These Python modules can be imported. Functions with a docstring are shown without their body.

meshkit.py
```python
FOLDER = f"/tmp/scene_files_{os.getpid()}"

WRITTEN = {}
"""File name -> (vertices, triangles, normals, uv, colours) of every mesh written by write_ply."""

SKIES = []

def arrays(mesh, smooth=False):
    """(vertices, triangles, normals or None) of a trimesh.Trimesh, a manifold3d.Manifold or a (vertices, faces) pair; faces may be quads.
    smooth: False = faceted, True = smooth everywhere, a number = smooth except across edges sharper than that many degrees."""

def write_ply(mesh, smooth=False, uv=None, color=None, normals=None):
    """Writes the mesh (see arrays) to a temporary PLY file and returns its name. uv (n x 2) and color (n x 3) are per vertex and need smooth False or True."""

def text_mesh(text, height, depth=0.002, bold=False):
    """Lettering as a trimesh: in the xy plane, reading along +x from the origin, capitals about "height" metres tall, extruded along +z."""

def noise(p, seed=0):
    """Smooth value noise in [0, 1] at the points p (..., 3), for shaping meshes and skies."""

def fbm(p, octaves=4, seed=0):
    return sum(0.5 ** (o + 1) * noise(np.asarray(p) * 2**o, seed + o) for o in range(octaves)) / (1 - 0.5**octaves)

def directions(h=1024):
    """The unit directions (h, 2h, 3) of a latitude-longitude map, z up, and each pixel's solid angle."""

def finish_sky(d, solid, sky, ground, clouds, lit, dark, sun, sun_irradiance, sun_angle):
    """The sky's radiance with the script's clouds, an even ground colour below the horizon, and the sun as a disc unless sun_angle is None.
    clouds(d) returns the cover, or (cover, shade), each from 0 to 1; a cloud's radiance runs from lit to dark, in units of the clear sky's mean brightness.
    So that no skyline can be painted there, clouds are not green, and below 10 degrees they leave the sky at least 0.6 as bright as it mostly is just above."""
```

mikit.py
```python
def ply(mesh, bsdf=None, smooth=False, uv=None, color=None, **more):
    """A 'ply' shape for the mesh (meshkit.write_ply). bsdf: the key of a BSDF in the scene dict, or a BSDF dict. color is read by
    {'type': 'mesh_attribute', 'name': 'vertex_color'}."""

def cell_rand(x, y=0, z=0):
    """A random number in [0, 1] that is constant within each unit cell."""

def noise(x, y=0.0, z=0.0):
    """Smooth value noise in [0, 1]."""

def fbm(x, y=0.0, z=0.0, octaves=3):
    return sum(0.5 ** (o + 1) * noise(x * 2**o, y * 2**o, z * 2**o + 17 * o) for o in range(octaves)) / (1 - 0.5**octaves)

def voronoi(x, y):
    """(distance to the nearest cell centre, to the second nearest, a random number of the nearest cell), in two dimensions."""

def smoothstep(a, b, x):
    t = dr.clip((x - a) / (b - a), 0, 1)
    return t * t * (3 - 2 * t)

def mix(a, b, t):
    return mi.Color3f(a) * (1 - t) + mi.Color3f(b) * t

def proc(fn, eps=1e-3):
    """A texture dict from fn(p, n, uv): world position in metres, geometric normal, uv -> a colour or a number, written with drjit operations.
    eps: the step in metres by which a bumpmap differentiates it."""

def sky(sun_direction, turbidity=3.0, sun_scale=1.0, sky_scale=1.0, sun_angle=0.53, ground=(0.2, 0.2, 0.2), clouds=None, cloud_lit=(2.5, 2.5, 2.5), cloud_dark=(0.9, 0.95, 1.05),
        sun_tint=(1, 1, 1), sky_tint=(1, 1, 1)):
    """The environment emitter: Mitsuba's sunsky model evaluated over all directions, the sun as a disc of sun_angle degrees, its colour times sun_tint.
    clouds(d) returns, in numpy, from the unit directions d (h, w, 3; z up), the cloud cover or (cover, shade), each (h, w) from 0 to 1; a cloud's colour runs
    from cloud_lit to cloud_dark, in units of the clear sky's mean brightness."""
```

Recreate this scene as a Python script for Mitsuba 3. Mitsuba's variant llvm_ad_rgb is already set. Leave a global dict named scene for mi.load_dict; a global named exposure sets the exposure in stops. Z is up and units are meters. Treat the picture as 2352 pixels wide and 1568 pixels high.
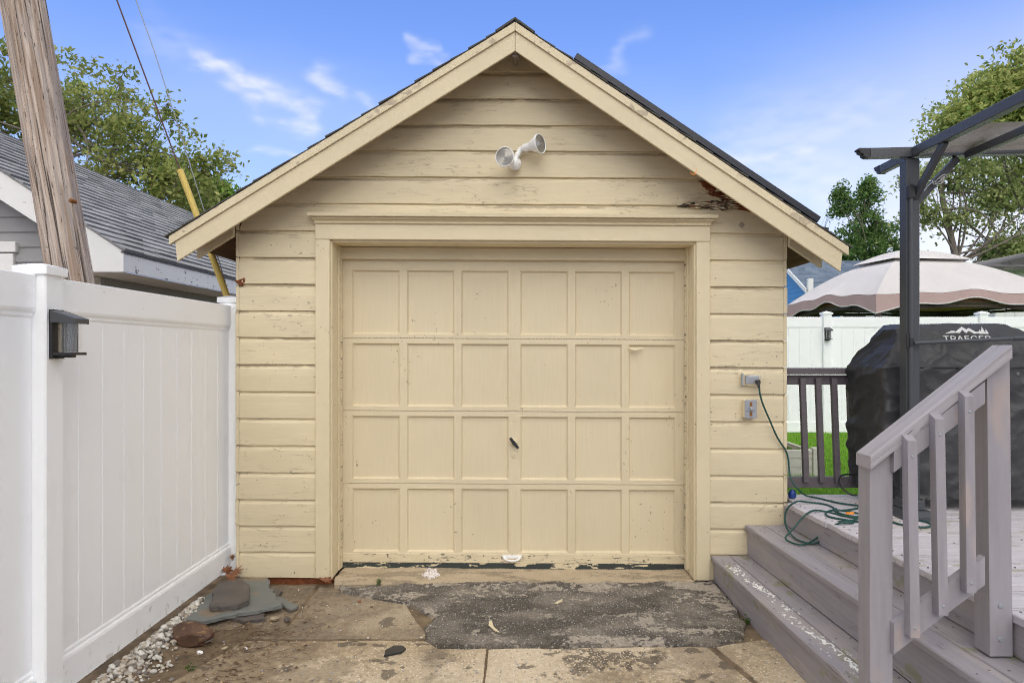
import math, random
import numpy as np
import trimesh, drjit as dr
import mitsuba as mi
import mikit, meshkit
from mikit import noise, fbm, voronoi, cell_rand, smoothstep, mix, proc
from shapely.geometry import Polygon, box as sbox

T = mi.ScalarTransform4f
rng = np.random.default_rng(11)
random.seed(11)
scene, labels = {}, {}

# ------------------------------------------------------------------ camera, sky, exposure
EYE = 1.58
FOC, CU, CV = 1568.0, 1195.0, 806.0          # focal length and vanishing point on a 2352 x 1568 view of the photograph
scene['camera'] = {'type': 'perspective', 'fov': 2 * math.degrees(math.atan(1176 / FOC)), 'fov_axis': 'x', 'near_clip': 0.05, 'far_clip': 900.0,
                   'principal_point_offset_x': -0.0081, 'principal_point_offset_y': -0.014,
                   'to_world': T().look_at(origin=[0, 0, EYE], target=[0, 1, EYE], up=[0, 0, 1])}


def sky_dir(u, v):
    """(azimuth, elevation) in degrees of a direction"""
    a = math.atan((u - CU) / FOC)
    return math.degrees(a), math.degrees(math.atan((CV - v) / math.hypot(FOC, u - CU)))


WISPS = [  # u0, v0, u1, v1 of a wisp's spine, half width in degrees, strength
    (452, 138, 540, 168, .65, .62), (500, 150, 585, 228, .65, .62), (570, 205, 660, 238, .75, .62), (640, 225, 730, 278, .65, .55), (752, 195, 778, 232, .65, .5), (770, 225, 850, 265, .6, .25),
    (955, 108, 1012, 112, .3, .32), (955, 122, 1025, 136, .35, .3), (1392, 165, 1412, 120, .55, .2), (1412, 120, 1452, 98, .5, .16),
    (1640, 385, 1850, 365, 1.0, .45), (1700, 330, 1960, 250, 2.2, .22), (1830, 330, 2010, 240, 1.6, .25), (1640, 400, 1900, 430, 2.2, .3), (600, 348, 680, 352, .35, .3), (360, 60, 470, 130, 1.2, .15)]


def clouds(d):
    az = np.degrees(np.arctan2(d[..., 0], d[..., 1]))
    el = np.degrees(np.arcsin(np.clip(d[..., 2], -1, 1)))
    q = d * np.array([9, 9, 16])
    warp = meshkit.fbm(q * 1.5, 4, seed=3) - .5
    warp2 = meshkit.fbm(q * 1.5 + 7, 4, seed=5) - .5
    fine = meshkit.fbm(d * np.array([40, 40, 90]), 4, seed=9)
    cover = np.zeros(az.shape)
    for u0, v0, u1, v1, w, s in WISPS:
        a0, e0 = sky_dir(u0, v0)
        a1, e1 = sky_dir(u1, v1)
        X, Y = az + warp * 5 - a0, el + warp2 * 4 - e0
        dx, dy = a1 - a0, e1 - e0
        L2 = dx * dx + dy * dy
        t = np.clip((X * dx + Y * dy) / L2, 0, 1)
        dist = np.hypot(X - t * dx, Y - t * dy)
        cover = np.maximum(cover, s * np.exp(-(dist / w) ** 2) * np.clip(fine * 2.2 - .35, 0.1, 1))
    veil = np.clip(meshkit.fbm(d * np.array([3.2, 3.2, 7]), 5, seed=21) * 1.9 - .85, 0, 1) * .13          # thin veil all round the sky
    low = np.clip((26 - el) / 24, 0, 1) ** 1.3 * (.0 + .62 * np.clip(meshkit.fbm(d * np.array([1.1, 1.1, 5.0]) + 2.3, 3, seed=31), 0, 1))
    east = np.clip((az - 15) / 16, 0, 1) * np.clip((130 - az) / 40, 0, 1) * np.clip((25 - el) / 16, 0, 1) * .72       # bank of haze low on the right
    over = np.maximum(np.clip((el - 31) / 16, 0, 1), np.clip((np.abs(az) - 48) / 30, 0, 1))           # a bright broken overcast overhead and behind
    over = over * np.clip(.62 + .9 * (meshkit.fbm(d * np.array([2.2, 2.2, 3.0]) + 5, 5, seed=41) - .35), 0, .95)
    cover = 1 - (1 - cover) * (1 - veil) * (1 - np.clip(low, 0, .8)) * (1 - east) * (1 - over)
    return cover, 0.0 * cover


SUN_EL, SUN_AZ = math.radians(43), math.radians(6)
scene['sky'] = mikit.sky([math.sin(SUN_AZ) * math.cos(SUN_EL), -math.cos(SUN_AZ) * math.cos(SUN_EL), math.sin(SUN_EL)], turbidity=3.0, sun_scale=0.3, sun_angle=58,
                         sun_tint=(0.90, 1.03, 1.20), sky_tint=(.93, .985, 1.36), clouds=clouds, cloud_lit=(2.0, 1.97, 1.95))
exposure = 2.38


# ------------------------------------------------------------------ helpers
def at(u, v, Y):
    """The point at depth Y seen at (u, v)."""
    return np.array([(u - CU) / FOC * Y, Y, EYE - (v - CV) / FOC * Y])


def gx(u, Y=4.75): return (u - CU) / FOC * Y
def gz(v, Y=4.75): return EYE - (v - CV) / FOC * Y


def on(u, v, z=0.0):
    """The point at height z seen at (u, v)."""
    return at(u, v, (EYE - z) * FOC / (v - CV))


def numbered(key):
    if key not in used:
        used[key] = 0
        return key
    used[key] += 1
    return f'{key}_{used[key]:03d}'


used = {}


def thing(name, label=None, cat=None, group=None, kind=None):
    key = numbered(name)
    d = {}
    if label: d['label'] = label
    if cat: d['category'] = cat
    if group: d['group'] = group
    if kind: d['kind'] = kind
    labels[key] = d
    return key


def part(parent, name, mesh, bsdf, smooth=False, label=None, kind=None, color=None, tw=None):
    key = numbered(f'{parent}__{name}')
    scene[key] = mikit.ply(mesh, bsdf, smooth=smooth, color=color) if not isinstance(mesh, dict) else dict(mesh)
    if tw is not None: scene[key]['to_world'] = tw
    if label: labels[key] = {'label': label}
    if kind: labels.setdefault(key, {})['kind'] = kind
    return key


def single(name, mesh, bsdf, label, cat, smooth=False, group=None, kind=None, color=None):
    key = thing(name, label, cat, group, kind)
    scene[key] = mikit.ply(mesh, bsdf, smooth=smooth, color=color)
    return key


def cat(*ms): return trimesh.util.concatenate([m for m in ms])


def hull(pts): return trimesh.Trimesh(np.asarray(pts, float), process=False).convex_hull


def bx(x0, x1, y0, y1, z0, z1, b=0.0):
    if b <= 0:
        return trimesh.creation.box(bounds=[[min(x0, x1), min(y0, y1), min(z0, z1)], [max(x0, x1), max(y0, y1), max(z0, z1)]])
    pts = []
    for X, sx in ((x0, 1), (x1, -1)):
        for Y, sy in ((y0, 1), (y1, -1)):
            for Z, sz in ((z0, 1), (z1, -1)):
                pts += [(X + sx * b, Y + sy * b, Z), (X + sx * b, Y, Z + sz * b), (X, Y + sy * b, Z + sz * b)]
    return hull(pts)


def prism(poly, a0, a1, axis='y'):
    """poly in the plane across the axis: (x, z) for y, (y, z) for x, (x, y) for z"""
    m = trimesh.creation.extrude_polygon(poly if isinstance(poly, Polygon) else Polygon(poly), a1 - a0, engine='earcut')
    v = m.vertices.copy()
    if axis == 'y': w = np.stack([v[:, 0], a0 + v[:, 2], v[:, 1]], 1)
    elif axis == 'x': w = np.stack([a0 + v[:, 2], v[:, 0], v[:, 1]], 1)
    else: w = np.stack([v[:, 0], v[:, 1], a0 + v[:, 2]], 1)
    out = trimesh.Trimesh(w, m.faces, process=False)
    if axis == 'y': out.invert()
    return out


def tube(path, r, n=8, closed=False, caps=True):
    p = np.asarray(path, float)
    r = np.broadcast_to(np.asarray(r, float), (len(p),))
    t = np.gradient(p, axis=0)
    t /= np.linalg.norm(t, axis=1, keepdims=True) + 1e-12
    ref = np.array([0, 0, 1.0]) if abs(t[0, 2]) < .9 else np.array([1.0, 0, 0])
    a = np.cross(t[0], ref); a /= np.linalg.norm(a)
    rings = []
    for i in range(len(p)):
        a = a - t[i] * (a @ t[i]); a /= np.linalg.norm(a) + 1e-12
        b = np.cross(t[i], a)
        ang = np.arange(n) * 2 * np.pi / n
        rings.append(p[i] + r[i] * (np.cos(ang)[:, None] * a + np.sin(ang)[:, None] * b))
    v = np.vstack(rings); k = len(p); f = []
    for i in range(k - 1):
        for j in range(n):
            c, d = i * n + j, i * n + (j + 1) % n
            f += [(c, d, d + n), (c, d + n, c + n)]
    if caps:
        v = np.vstack([v, p[:1], p[-1:]])
        for j in range(n):
            f += [(len(v) - 2, (j + 1) % n, j), (len(v) - 1, (k - 1) * n + j, (k - 1) * n + (j + 1) % n)]
    return trimesh.Trimesh(v, f, process=False)


def spline(pts, n=60):
    from scipy.interpolate import CubicSpline
    p = np.asarray(pts, float)
    s = np.r_[0, np.cumsum(np.linalg.norm(np.diff(p, axis=0), axis=1))]
    return CubicSpline(s, p)(np.linspace(0, s[-1], n))


def lathe(profile, center, axis, n=28):
    """profile: list of (radius, distance along the axis)"""
    axis = np.asarray(axis, float) / np.linalg.norm(axis)
    ref = np.array([0, 0, 1.0]) if abs(axis[2]) < .9 else np.array([1.0, 0, 0])
    a = np.cross(axis, ref); a /= np.linalg.norm(a); b = np.cross(axis, a)
    ang = np.arange(n) * 2 * np.pi / n
    v = np.vstack([np.asarray(center) + axis * h + r * (np.cos(ang)[:, None] * a + np.sin(ang)[:, None] * b) for r, h in profile])
    f = []
    for i in range(len(profile) - 1):
        for j in range(n):
            c, d = i * n + j, i * n + (j + 1) % n
            f += [(c, d, d + n), (c, d + n, c + n)]
    m = trimesh.Trimesh(v, f, process=False)
    return m


def grid(nu, nv, fn):
    u, v = np.meshgrid(np.linspace(0, 1, nu), np.linspace(0, 1, nv), indexing='ij')
    P = np.stack(fn(u, v), -1).reshape(-1, 3)
    i = np.arange(nu * nv).reshape(nu, nv)
    q = np.stack([i[:-1, :-1], i[1:, :-1], i[1:, 1:], i[:-1, 1:]], -1).reshape(-1, 4)
    return trimesh.Trimesh(P, np.vstack([q[:, [0, 1, 2]], q[:, [0, 2, 3]]]), process=False)


def slab(poly, z0, z1, step=.03, amp=.004, freq=6., seed=0, tilt=None, edge=.012, rag=0.0):
    """A poured or broken slab: outline poly (x, y), an uneven top and rounded, ragged edges."""
    poly = Polygon(poly).buffer(0)
    x0, y0, x1, y1 = poly.bounds
    ring = np.array(poly.segmentize(step).exterior.coords)[:-1]
    n = meshkit.fbm(np.c_[ring * 14, np.zeros(len(ring))], 3, seed=seed + 4) - .5
    c = ring.mean(0)
    dirs = ring - c; dirs /= np.linalg.norm(dirs, axis=1, keepdims=True) + 1e-9
    n2 = meshkit.fbm(np.c_[ring * 22 + 3, np.zeros(len(ring))], 4, seed=seed + 7) - .5
    ring = ring + dirs * (n * edge * 2 + n2 * rag)[:, None]
    poly2 = Polygon(ring).buffer(0)
    if poly2.geom_type != 'Polygon': poly2 = max(poly2.geoms, key=lambda g: g.area)
    inner = poly2.buffer(-edge)
    if inner.geom_type != 'Polygon': inner = max(inner.geoms, key=lambda g: g.area)
    gx_, gy_ = np.meshgrid(np.arange(x0, x1, step), np.arange(y0, y1, step))
    import shapely
    pts = np.c_[gx_.ravel(), gy_.ravel()] + rng.normal(0, step * .15, (gx_.size, 2))
    pts = pts[shapely.contains_xy(inner.buffer(-step * .4), pts[:, 0], pts[:, 1])]
    ri = np.array(inner.segmentize(step).exterior.coords)[:-1]
    ro = np.array(poly2.segmentize(step).exterior.coords)[:-1]
    P = np.vstack([pts, ri, ro])
    from scipy.spatial import Delaunay
    tri = Delaunay(P).simplices
    cen = P[tri].mean(1)
    tri = tri[shapely.contains_xy(poly2, cen[:, 0], cen[:, 1])]
    e1, e2 = P[tri[:, 1]] - P[tri[:, 0]], P[tri[:, 2]] - P[tri[:, 0]]
    tri[(e1[:, 0] * e2[:, 1] - e1[:, 1] * e2[:, 0]) < 0] = tri[(e1[:, 0] * e2[:, 1] - e1[:, 1] * e2[:, 0]) < 0][:, ::-1]
    z = z1 + amp * 2 * (meshkit.fbm(np.c_[P * freq, np.zeros(len(P))], 4, seed=seed) - .5)
    if tilt is not None: z = z + tilt(P[:, 0], P[:, 1])
    no = len(ro)
    z[-no:] -= edge * .7
    V = np.c_[P, z]
    k = len(V)
    V = np.vstack([V, np.c_[ro, np.full(no, z0)]])
    a = np.arange(no); b = (a + 1) % no
    o = k - no
    side = np.vstack([np.c_[o + a, k + a, k + b], np.c_[o + a, k + b, o + b]])
    if not poly2.exterior.is_ccw: side = side[:, ::-1]
    else: side = np.vstack([np.c_[o + a, k + a, k + b], np.c_[o + a, k + b, o + b]])
    return trimesh.Trimesh(V, np.vstack([tri, side]), process=False)


def rock(size, seed, sub=3, rough=.25, flat=1.0):
    m = trimesh.creation.icosphere(subdivisions=sub)
    v = m.vertices
    d = 1 + rough * 2 * (meshkit.fbm(v * 1.6 + seed * 3.1, 4, seed=seed) - .5)
    r = np.random.default_rng(seed)
    for _ in range(7):                                    # chipped facets
        n = r.normal(size=3); n /= np.linalg.norm(n)
        h = r.uniform(.55, .85)
        s = v * d[:, None] @ n
        d = np.where(s > h, d * h / np.maximum(s, 1e-6), d)
    m.vertices = v * d[:, None] * np.asarray(size) / 1.0
    return m


def moved(m, t=(0, 0, 0), rz=0., rx=0., ry=0.):
    m = m.copy()
    R = trimesh.transformations.euler_matrix(rx, ry, rz)
    R[:3, 3] = t
    m.apply_transform(R)
    return m


# ------------------------------------------------------------------ materials
def rgb(c): return {'type': 'rgb', 'value': [float(x) for x in c]}


def mat(name, color, rough=.6, bump=None, eps=1e-3, spec=.4, **more):
    base = {'type': 'principled', 'base_color': color if isinstance(color, dict) else (proc(color) if callable(color) else rgb(color)), 'roughness': rough, 'specular': spec, **more}
    if bump: base = {'type': 'bumpmap', 'arbitrary': proc(bump[0], eps), 'scale': bump[1], 'bsdf': base}
    scene[name] = {'type': 'twosided', 'bsdf': base}
    return name


CREAM = (.622, .535, .362)


def crack_lines(x, z, f=1.0):
    """peeling hairlines that run along a board, in patches"""
    w = fbm(x * 3.0 * f, z * 9.0, 3.7, 2) * .05
    r = fbm(x * 5.0 * f + 3, (z + w) * 48.0, 1.0, 3)
    return smoothstep(.022, .006, dr.abs(r - .5))


def siding_patch(p): return smoothstep(.47, .60, fbm(p.x * 2.6 + 5, p.z * 5.6, 2.0, 3)) * smoothstep(.35, .62, noise(p.x * 9, p.z * 30, 4))


def siding_color(p, n, uv):
    tone = .93 + .14 * fbm(p.x * 2.1, p.z * 7.0, p.y, 3)
    grain = .97 + .06 * noise(p.x * 14, p.z * 160, 2)
    row = cell_rand(dr.floor((p.z + .006 * p.x) / .1864 + .5), 7) * .05 + .975
    c = mi.Color3f(CREAM) * (tone * grain * row)
    cr = crack_lines(p.x, p.z) * siding_patch(p)
    c = mix(c, mi.Color3f(.17, .125, .075), cr * .42)
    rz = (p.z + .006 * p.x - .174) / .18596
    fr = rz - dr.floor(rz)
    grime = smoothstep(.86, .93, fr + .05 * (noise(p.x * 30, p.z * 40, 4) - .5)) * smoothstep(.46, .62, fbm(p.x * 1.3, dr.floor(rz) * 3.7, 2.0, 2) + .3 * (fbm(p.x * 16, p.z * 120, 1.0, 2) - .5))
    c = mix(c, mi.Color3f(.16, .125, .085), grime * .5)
    chip = smoothstep(.86, .88, fbm(p.x * 42, p.z * 70, 3, 2)) * smoothstep(.55, .65, noise(p.x * 3, p.z * 6, 8)) * smoothstep(2.75, 2.6, p.z)
    return mix(c, mi.Color3f(.20, .165, .13), chip * .85)


def siding_height(p, n, uv):
    return .5 + .9 * crack_lines(p.x, p.z) * siding_patch(p) + .8 * fbm(p.x * 9, p.z * 60, 0, 3) * siding_patch(p) + .25 * noise(p.x * 22, p.z * 190, 1)


mat('cream_siding', siding_color, .55, (siding_height, .0016), eps=.0012)


def trim_color(p, n, uv):
    tone = .95 + .1 * fbm(p.x * 4, p.y * 4, p.z * 3, 3)
    c = mi.Color3f(CREAM) * tone
    spot = smoothstep(.86, .88, fbm(p.x * 55, p.y * 40, p.z * 55, 2)) * smoothstep(.6, .7, noise(p.x * 5, p.y * 5, p.z * 4))
    return mix(c, mi.Color3f(.19, .15, .11), spot * .9)


mat('cream_trim', trim_color, .5, (lambda p, n, uv: fbm(p.x * 24, p.y * 20, p.z * 22, 3), .0022))


def rake_color(p, n, uv):
    a = p.x * .84 + dr.abs(p.x + .034) * .0 + p.z * .2
    c = trim_color(p, n, uv) * (.97 + .06 * fbm(a * 6, p.z * 5, p.y * 40, 3))
    worn = smoothstep(.66, .70, fbm(p.x * 11, p.z * 15, p.y * 60 + 3, 4)) * smoothstep(4.485, 4.47, p.y + .01 * noise(p.x * 40, p.z * 40))
    return mix(c, mi.Color3f(.30, .24, .18), worn * .7)


mat('cream_rake', rake_color, .5)


def door_color(p, n, uv):
    tone = (.965 + .07 * fbm(p.x * 3, p.z * 2.2, 1.0, 3)) * (.975 + .05 * cell_rand(dr.floor((p.x + 1.27) / .4), dr.floor(p.z / .53), 5))
    grain = .98 + .04 * noise(p.x * 190, p.z * 9, 2)
    c = mi.Color3f(CREAM) * tone * grain * mi.Color3f(.985, .985, 1.0)
    low = smoothstep(.62, .68, fbm(p.x * 6, p.z * 3.5, 6.0, 3))
    speck = smoothstep(.83, .86, fbm(p.x * 70, p.z * 50, 3, 2)) * low
    return mix(c, mi.Color3f(.22, .18, .12), speck * .8)


mat('cream_door', door_color, .5, (lambda p, n, uv: fbm(p.x * 140, p.z * 7, 0, 2) * .6 + fbm(p.x * 16, p.z * 14, 2, 2), .0012))
mat('chipped_rail', lambda p, n, uv: mix(mi.Color3f(CREAM) * (.93 + .14 * fbm(p.x * 9, p.z * 60, 0, 3)), mi.Color3f(.2, .17, .13),
                                       dr.maximum(crack_lines(p.x + 3, p.z, 1.6) * smoothstep(.45, .55, noise(p.x * 7, p.z * 26, 2)) * .8, smoothstep(.76, .79, fbm(p.x * 30, p.z * 70, 4, 2)))), .55,
    (lambda p, n, uv: crack_lines(p.x + 3, p.z, 1.6) + fbm(p.x * 12, p.z * 80, 0, 2), .002))
mat('seal_paint', lambda p, n, uv: mix(mi.Color3f(.035, .042, .04), mi.Color3f(CREAM) * .95, smoothstep(.62, .64, fbm(p.x * 11, p.z * 60, 2, 4) + .10 * (noise(p.x * 130, p.z * 130) - .5) + .04 * smoothstep(-.3, -1.0, p.x))), .5)
mat('raw_sheathing', lambda p, n, uv: mix((.19, .105, .045), (.06, .035, .02), fbm(p.x * 9, p.y * 2.5, p.z * 30, 3)), .8)
mat('rotten_wood', lambda p, n, uv: mix(mix((.16, .11, .07), (.52, .44, .31), smoothstep(.36, .5, fbm(p.x * 26, p.z * 70, p.y * 40, 3))), (.03, .02, .013), smoothstep(.56, .66, fbm(p.x * 30 + 4, p.z * 110, 2, 3))), .85,
    (lambda p, n, uv: fbm(p.x * 40, p.z * 110, p.y * 60, 3), .008))
mat('rusty_wood', lambda p, n, uv: mix((.27, .085, .028), (.09, .028, .012), fbm(p.x * 50, p.y * 60, p.z * 50, 3)), .8)
mat('dark_gap', (.012, .013, .012), .8)


def vinyl_color(p, n, uv):
    t = .985 + .03 * fbm(p.y * 3, p.z * 3, p.x * 3, 3)
    mark = smoothstep(.90, .92, fbm(p.y * 26, p.z * 26, p.x * 26, 2)) * smoothstep(.55, .65, noise(p.y * 2.5, p.z * 2.5, p.x * 2))
    scuff = smoothstep(.60, .70, fbm(p.y * 4.2, p.z * 3.1, p.x * 4 + 2, 5)) * smoothstep(.5, .62, noise(p.y * 60, p.z * 16, p.x * 50))
    c = mix(mi.Color3f(.86, .875, .89) * t, mi.Color3f(.55, .53, .48), scuff * .07)
    splash = smoothstep(.66, .72, fbm(p.y * 30, p.z * 30, p.x * 30, 3)) * smoothstep(.30, .10, p.z + .12 * noise(p.y * 9, p.x * 9))
    return mix(mix(c, mi.Color3f(.40, .34, .26), splash * .45), mi.Color3f(.42, .39, .33), mark * .7)


mat('white_vinyl', vinyl_color, .38, (lambda p, n, uv: fbm(p.y * 5, p.z * 3, p.x * 5, 2), .002))
mat('white_paint', lambda p, n, uv: mix((.79, .785, .78), (.33, .31, .28), smoothstep(.82, .85, fbm(p.x * 30, p.y * 20, p.z * 60, 2)) * smoothstep(.52, .62, noise(p.x * 4, p.y * 1.3, p.z * 8))), .45)
mat('fascia_paint', lambda p, n, uv: mix((.80, .80, .80), (.20, .19, .17), smoothstep(.74, .78, fbm(p.y * 22, p.z * 40, p.x * 20, 2)) * smoothstep(.5, .66, noise(p.y * 1.6, p.z * 5, 3))), .45)
mat('soffit', (.62, .61, .59), .55)
mat('grey_siding', lambda p, n, uv: mi.Color3f(.32, .318, .322) * (.95 + .1 * fbm(p.x * 20, p.y * 20, p.z * 90, 2)), .5)


def shingle_color(p, n, uv):
    k = cell_rand(dr.floor(p.y * 3.1 + dr.floor(p.x * 7) * .37), dr.floor(p.x * 7.1), 3)
    g = fbm(p.x * 160, p.y * 160, p.z * 60, 2)
    return mix((.15, .152, .158), (.36, .362, .37), k * .45 + g * .55)


mat('grey_shingle', shingle_color, .85, (lambda p, n, uv: fbm(p.x * 170, p.y * 170, p.z * 90, 2), .003))
mat('dark_shingle', lambda p, n, uv: mix((.035, .036, .034), (.12, .115, .105), fbm(p.x * 120, p.y * 40, p.z * 120, 3)), .9, (lambda p, n, uv: fbm(p.x * 150, p.y * 60, p.z * 150, 2), .004))
mat('far_shingle', lambda p, n, uv: mix((.075, .105, .15), (.16, .2, .26), cell_rand(dr.floor(p.x * 3.2 + 3.7 * dr.floor(p.z * 8.5)), dr.floor(p.z * 8.5)) * .7 + .3 * noise(p.x * 12, p.z * 30)), .85)
mat('brown_shingle', lambda p, n, uv: mix((.11, .105, .10), (.2, .19, .18), cell_rand(dr.floor(p.x * 3.2 + 3.7 * dr.floor(p.z * 8.5)), dr.floor(p.z * 8.5)) * .7 + .3 * noise(p.x * 12, p.z * 30)), .85)
mat('blue_siding', (.045, .235, .56), .5)


def pole_color(p, n, uv):
    a = dr.atan2(p.y - 4.95, p.x + 2.90 + .1714 * p.z)
    s = fbm(a * 8, p.z * 2.4, 2.0, 5)
    fine = fbm(a * 40, p.z * 4.5, 5.0, 3)
    c = mix((.32, .235, .18), (.52, .435, .37), smoothstep(.36, .62, s))
    c = mix(c, mi.Color3f(.34, .295, .27), smoothstep(.50, .62, fbm(a * 7 + 3, p.z * 3.4, 7.0, 5)) * .7)
    c = c * (.72 + .5 * fine)
    crk = smoothstep(.035, .012, dr.abs(fbm(a * 6 + 11, p.z * .55, 9.0, 3) - .5)) * smoothstep(.4, .5, noise(a * 5, p.z * 1.3, 1))
    pit = smoothstep(.80, .84, fbm(a * 22, p.z * 16, 4.0, 2))
    return mix(c, mi.Color3f(.045, .028, .02), dr.maximum(crk, pit) * .85)


def pole_height(p, n, uv):
    a = dr.atan2(p.y - 4.95, p.x + 2.90 + .1714 * p.z)
    crk = smoothstep(.04, .01, dr.abs(fbm(a * 6 + 11, p.z * .55, 9.0, 3) - .5)) * smoothstep(.4, .5, noise(a * 5, p.z * 1.3, 1))
    return fbm(a * 30, p.z * 2.2, 2.0, 3) * .6 - crk


mat('pole_wood', pole_color, .8, (pole_height, .008), eps=.002)

# deck: local coordinates u (right, across the steps), v (towards the viewer, along the steps)
DX, DY, ROT, RISE = 1.324, 4.75, .037, .011


def deck_uv(p):
    v = DY - p.y
    return p.x - DX - ROT * v, v


def stain(base, seed, along_v):
    def fn(p, n, uv):
        u, v = deck_uv(p)
        l, c = (v, u) if along_v else (u, v)
        g = fbm(l * 3.0 + seed, c * 70, p.z * 70, 3)
        cc = mi.Color3f(base) * (.84 + .3 * g)
        wear = smoothstep(.57, .68, fbm(l * 2.2 + seed, c * 12, p.z * 10 + seed, 3))
        cc = mix(cc, mi.Color3f(.40, .345, .30), wear * .3)
        split = smoothstep(.022, .006, dr.abs(fbm(l * 2.6 + seed, c * 42, p.z * 42, 3) - .5)) * smoothstep(.58, .68, noise(l * 5, c * 14, p.z * 12 + 3))
        cc = mix(cc, mi.Color3f(.09, .075, .07), split * .45)
        moss = smoothstep(.60, .72, fbm(l * 3.2 + 9, c * 9, p.z * 9, 3)) * smoothstep(.45, .6, noise(l * 26, c * 26, p.z * 26))
        return mix(cc, mi.Color3f(.20, .20, .07), moss * .5)
    return fn


GREY = (.285, .266, .286)
mat('deck_stain', stain(GREY, 0., True), .5, (lambda p, n, uv: fbm(deck_uv(p)[1] * 4, deck_uv(p)[0] * 110, p.z * 110, 2), .0018))
mat('board_stain', stain((.485, .458, .482), 3., False), .5, (lambda p, n, uv: fbm(p.x * 4, p.y * 110, p.z * 110, 2), .0018))


def tread_color(p, n, uv):
    u, v = deck_uv(p)
    c = stain(GREY, 5., True)(p, n, uv)
    band = dr.exp(-dr.square((u - .068 - .014 * v) / .052)) * smoothstep(.08, .3, v)
    fleck = fbm(u * 95, v * 80, 1.0, 2) * .62 + .38 * noise(u * 30, v * 9, 2)
    return mix(c, mi.Color3f(.72, .72, .70), smoothstep(.0, .02, fleck - (.87 - .31 * band)) * smoothstep(.15, .4, band) * smoothstep(.5, .8, n.z))


mat('splattered_tread', tread_color, .5, (lambda p, n, uv: fbm(deck_uv(p)[1] * 4, deck_uv(p)[0] * 110, p.z * 110, 2), .0018))
mat('rail_stain', lambda p, n, uv: mix(mi.Color3f(.29, .272, .296) * (.86 + .26 * fbm(p.x * 55, p.y * 55, p.z * 5, 3)), (.48, .36, .29), smoothstep(.60, .72, fbm(p.x * 9, p.y * 9, p.z * 3, 3)) * .35), .5,
    (lambda p, n, uv: fbm(p.x * 95, p.y * 95, p.z * 6, 2), .0016))


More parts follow.
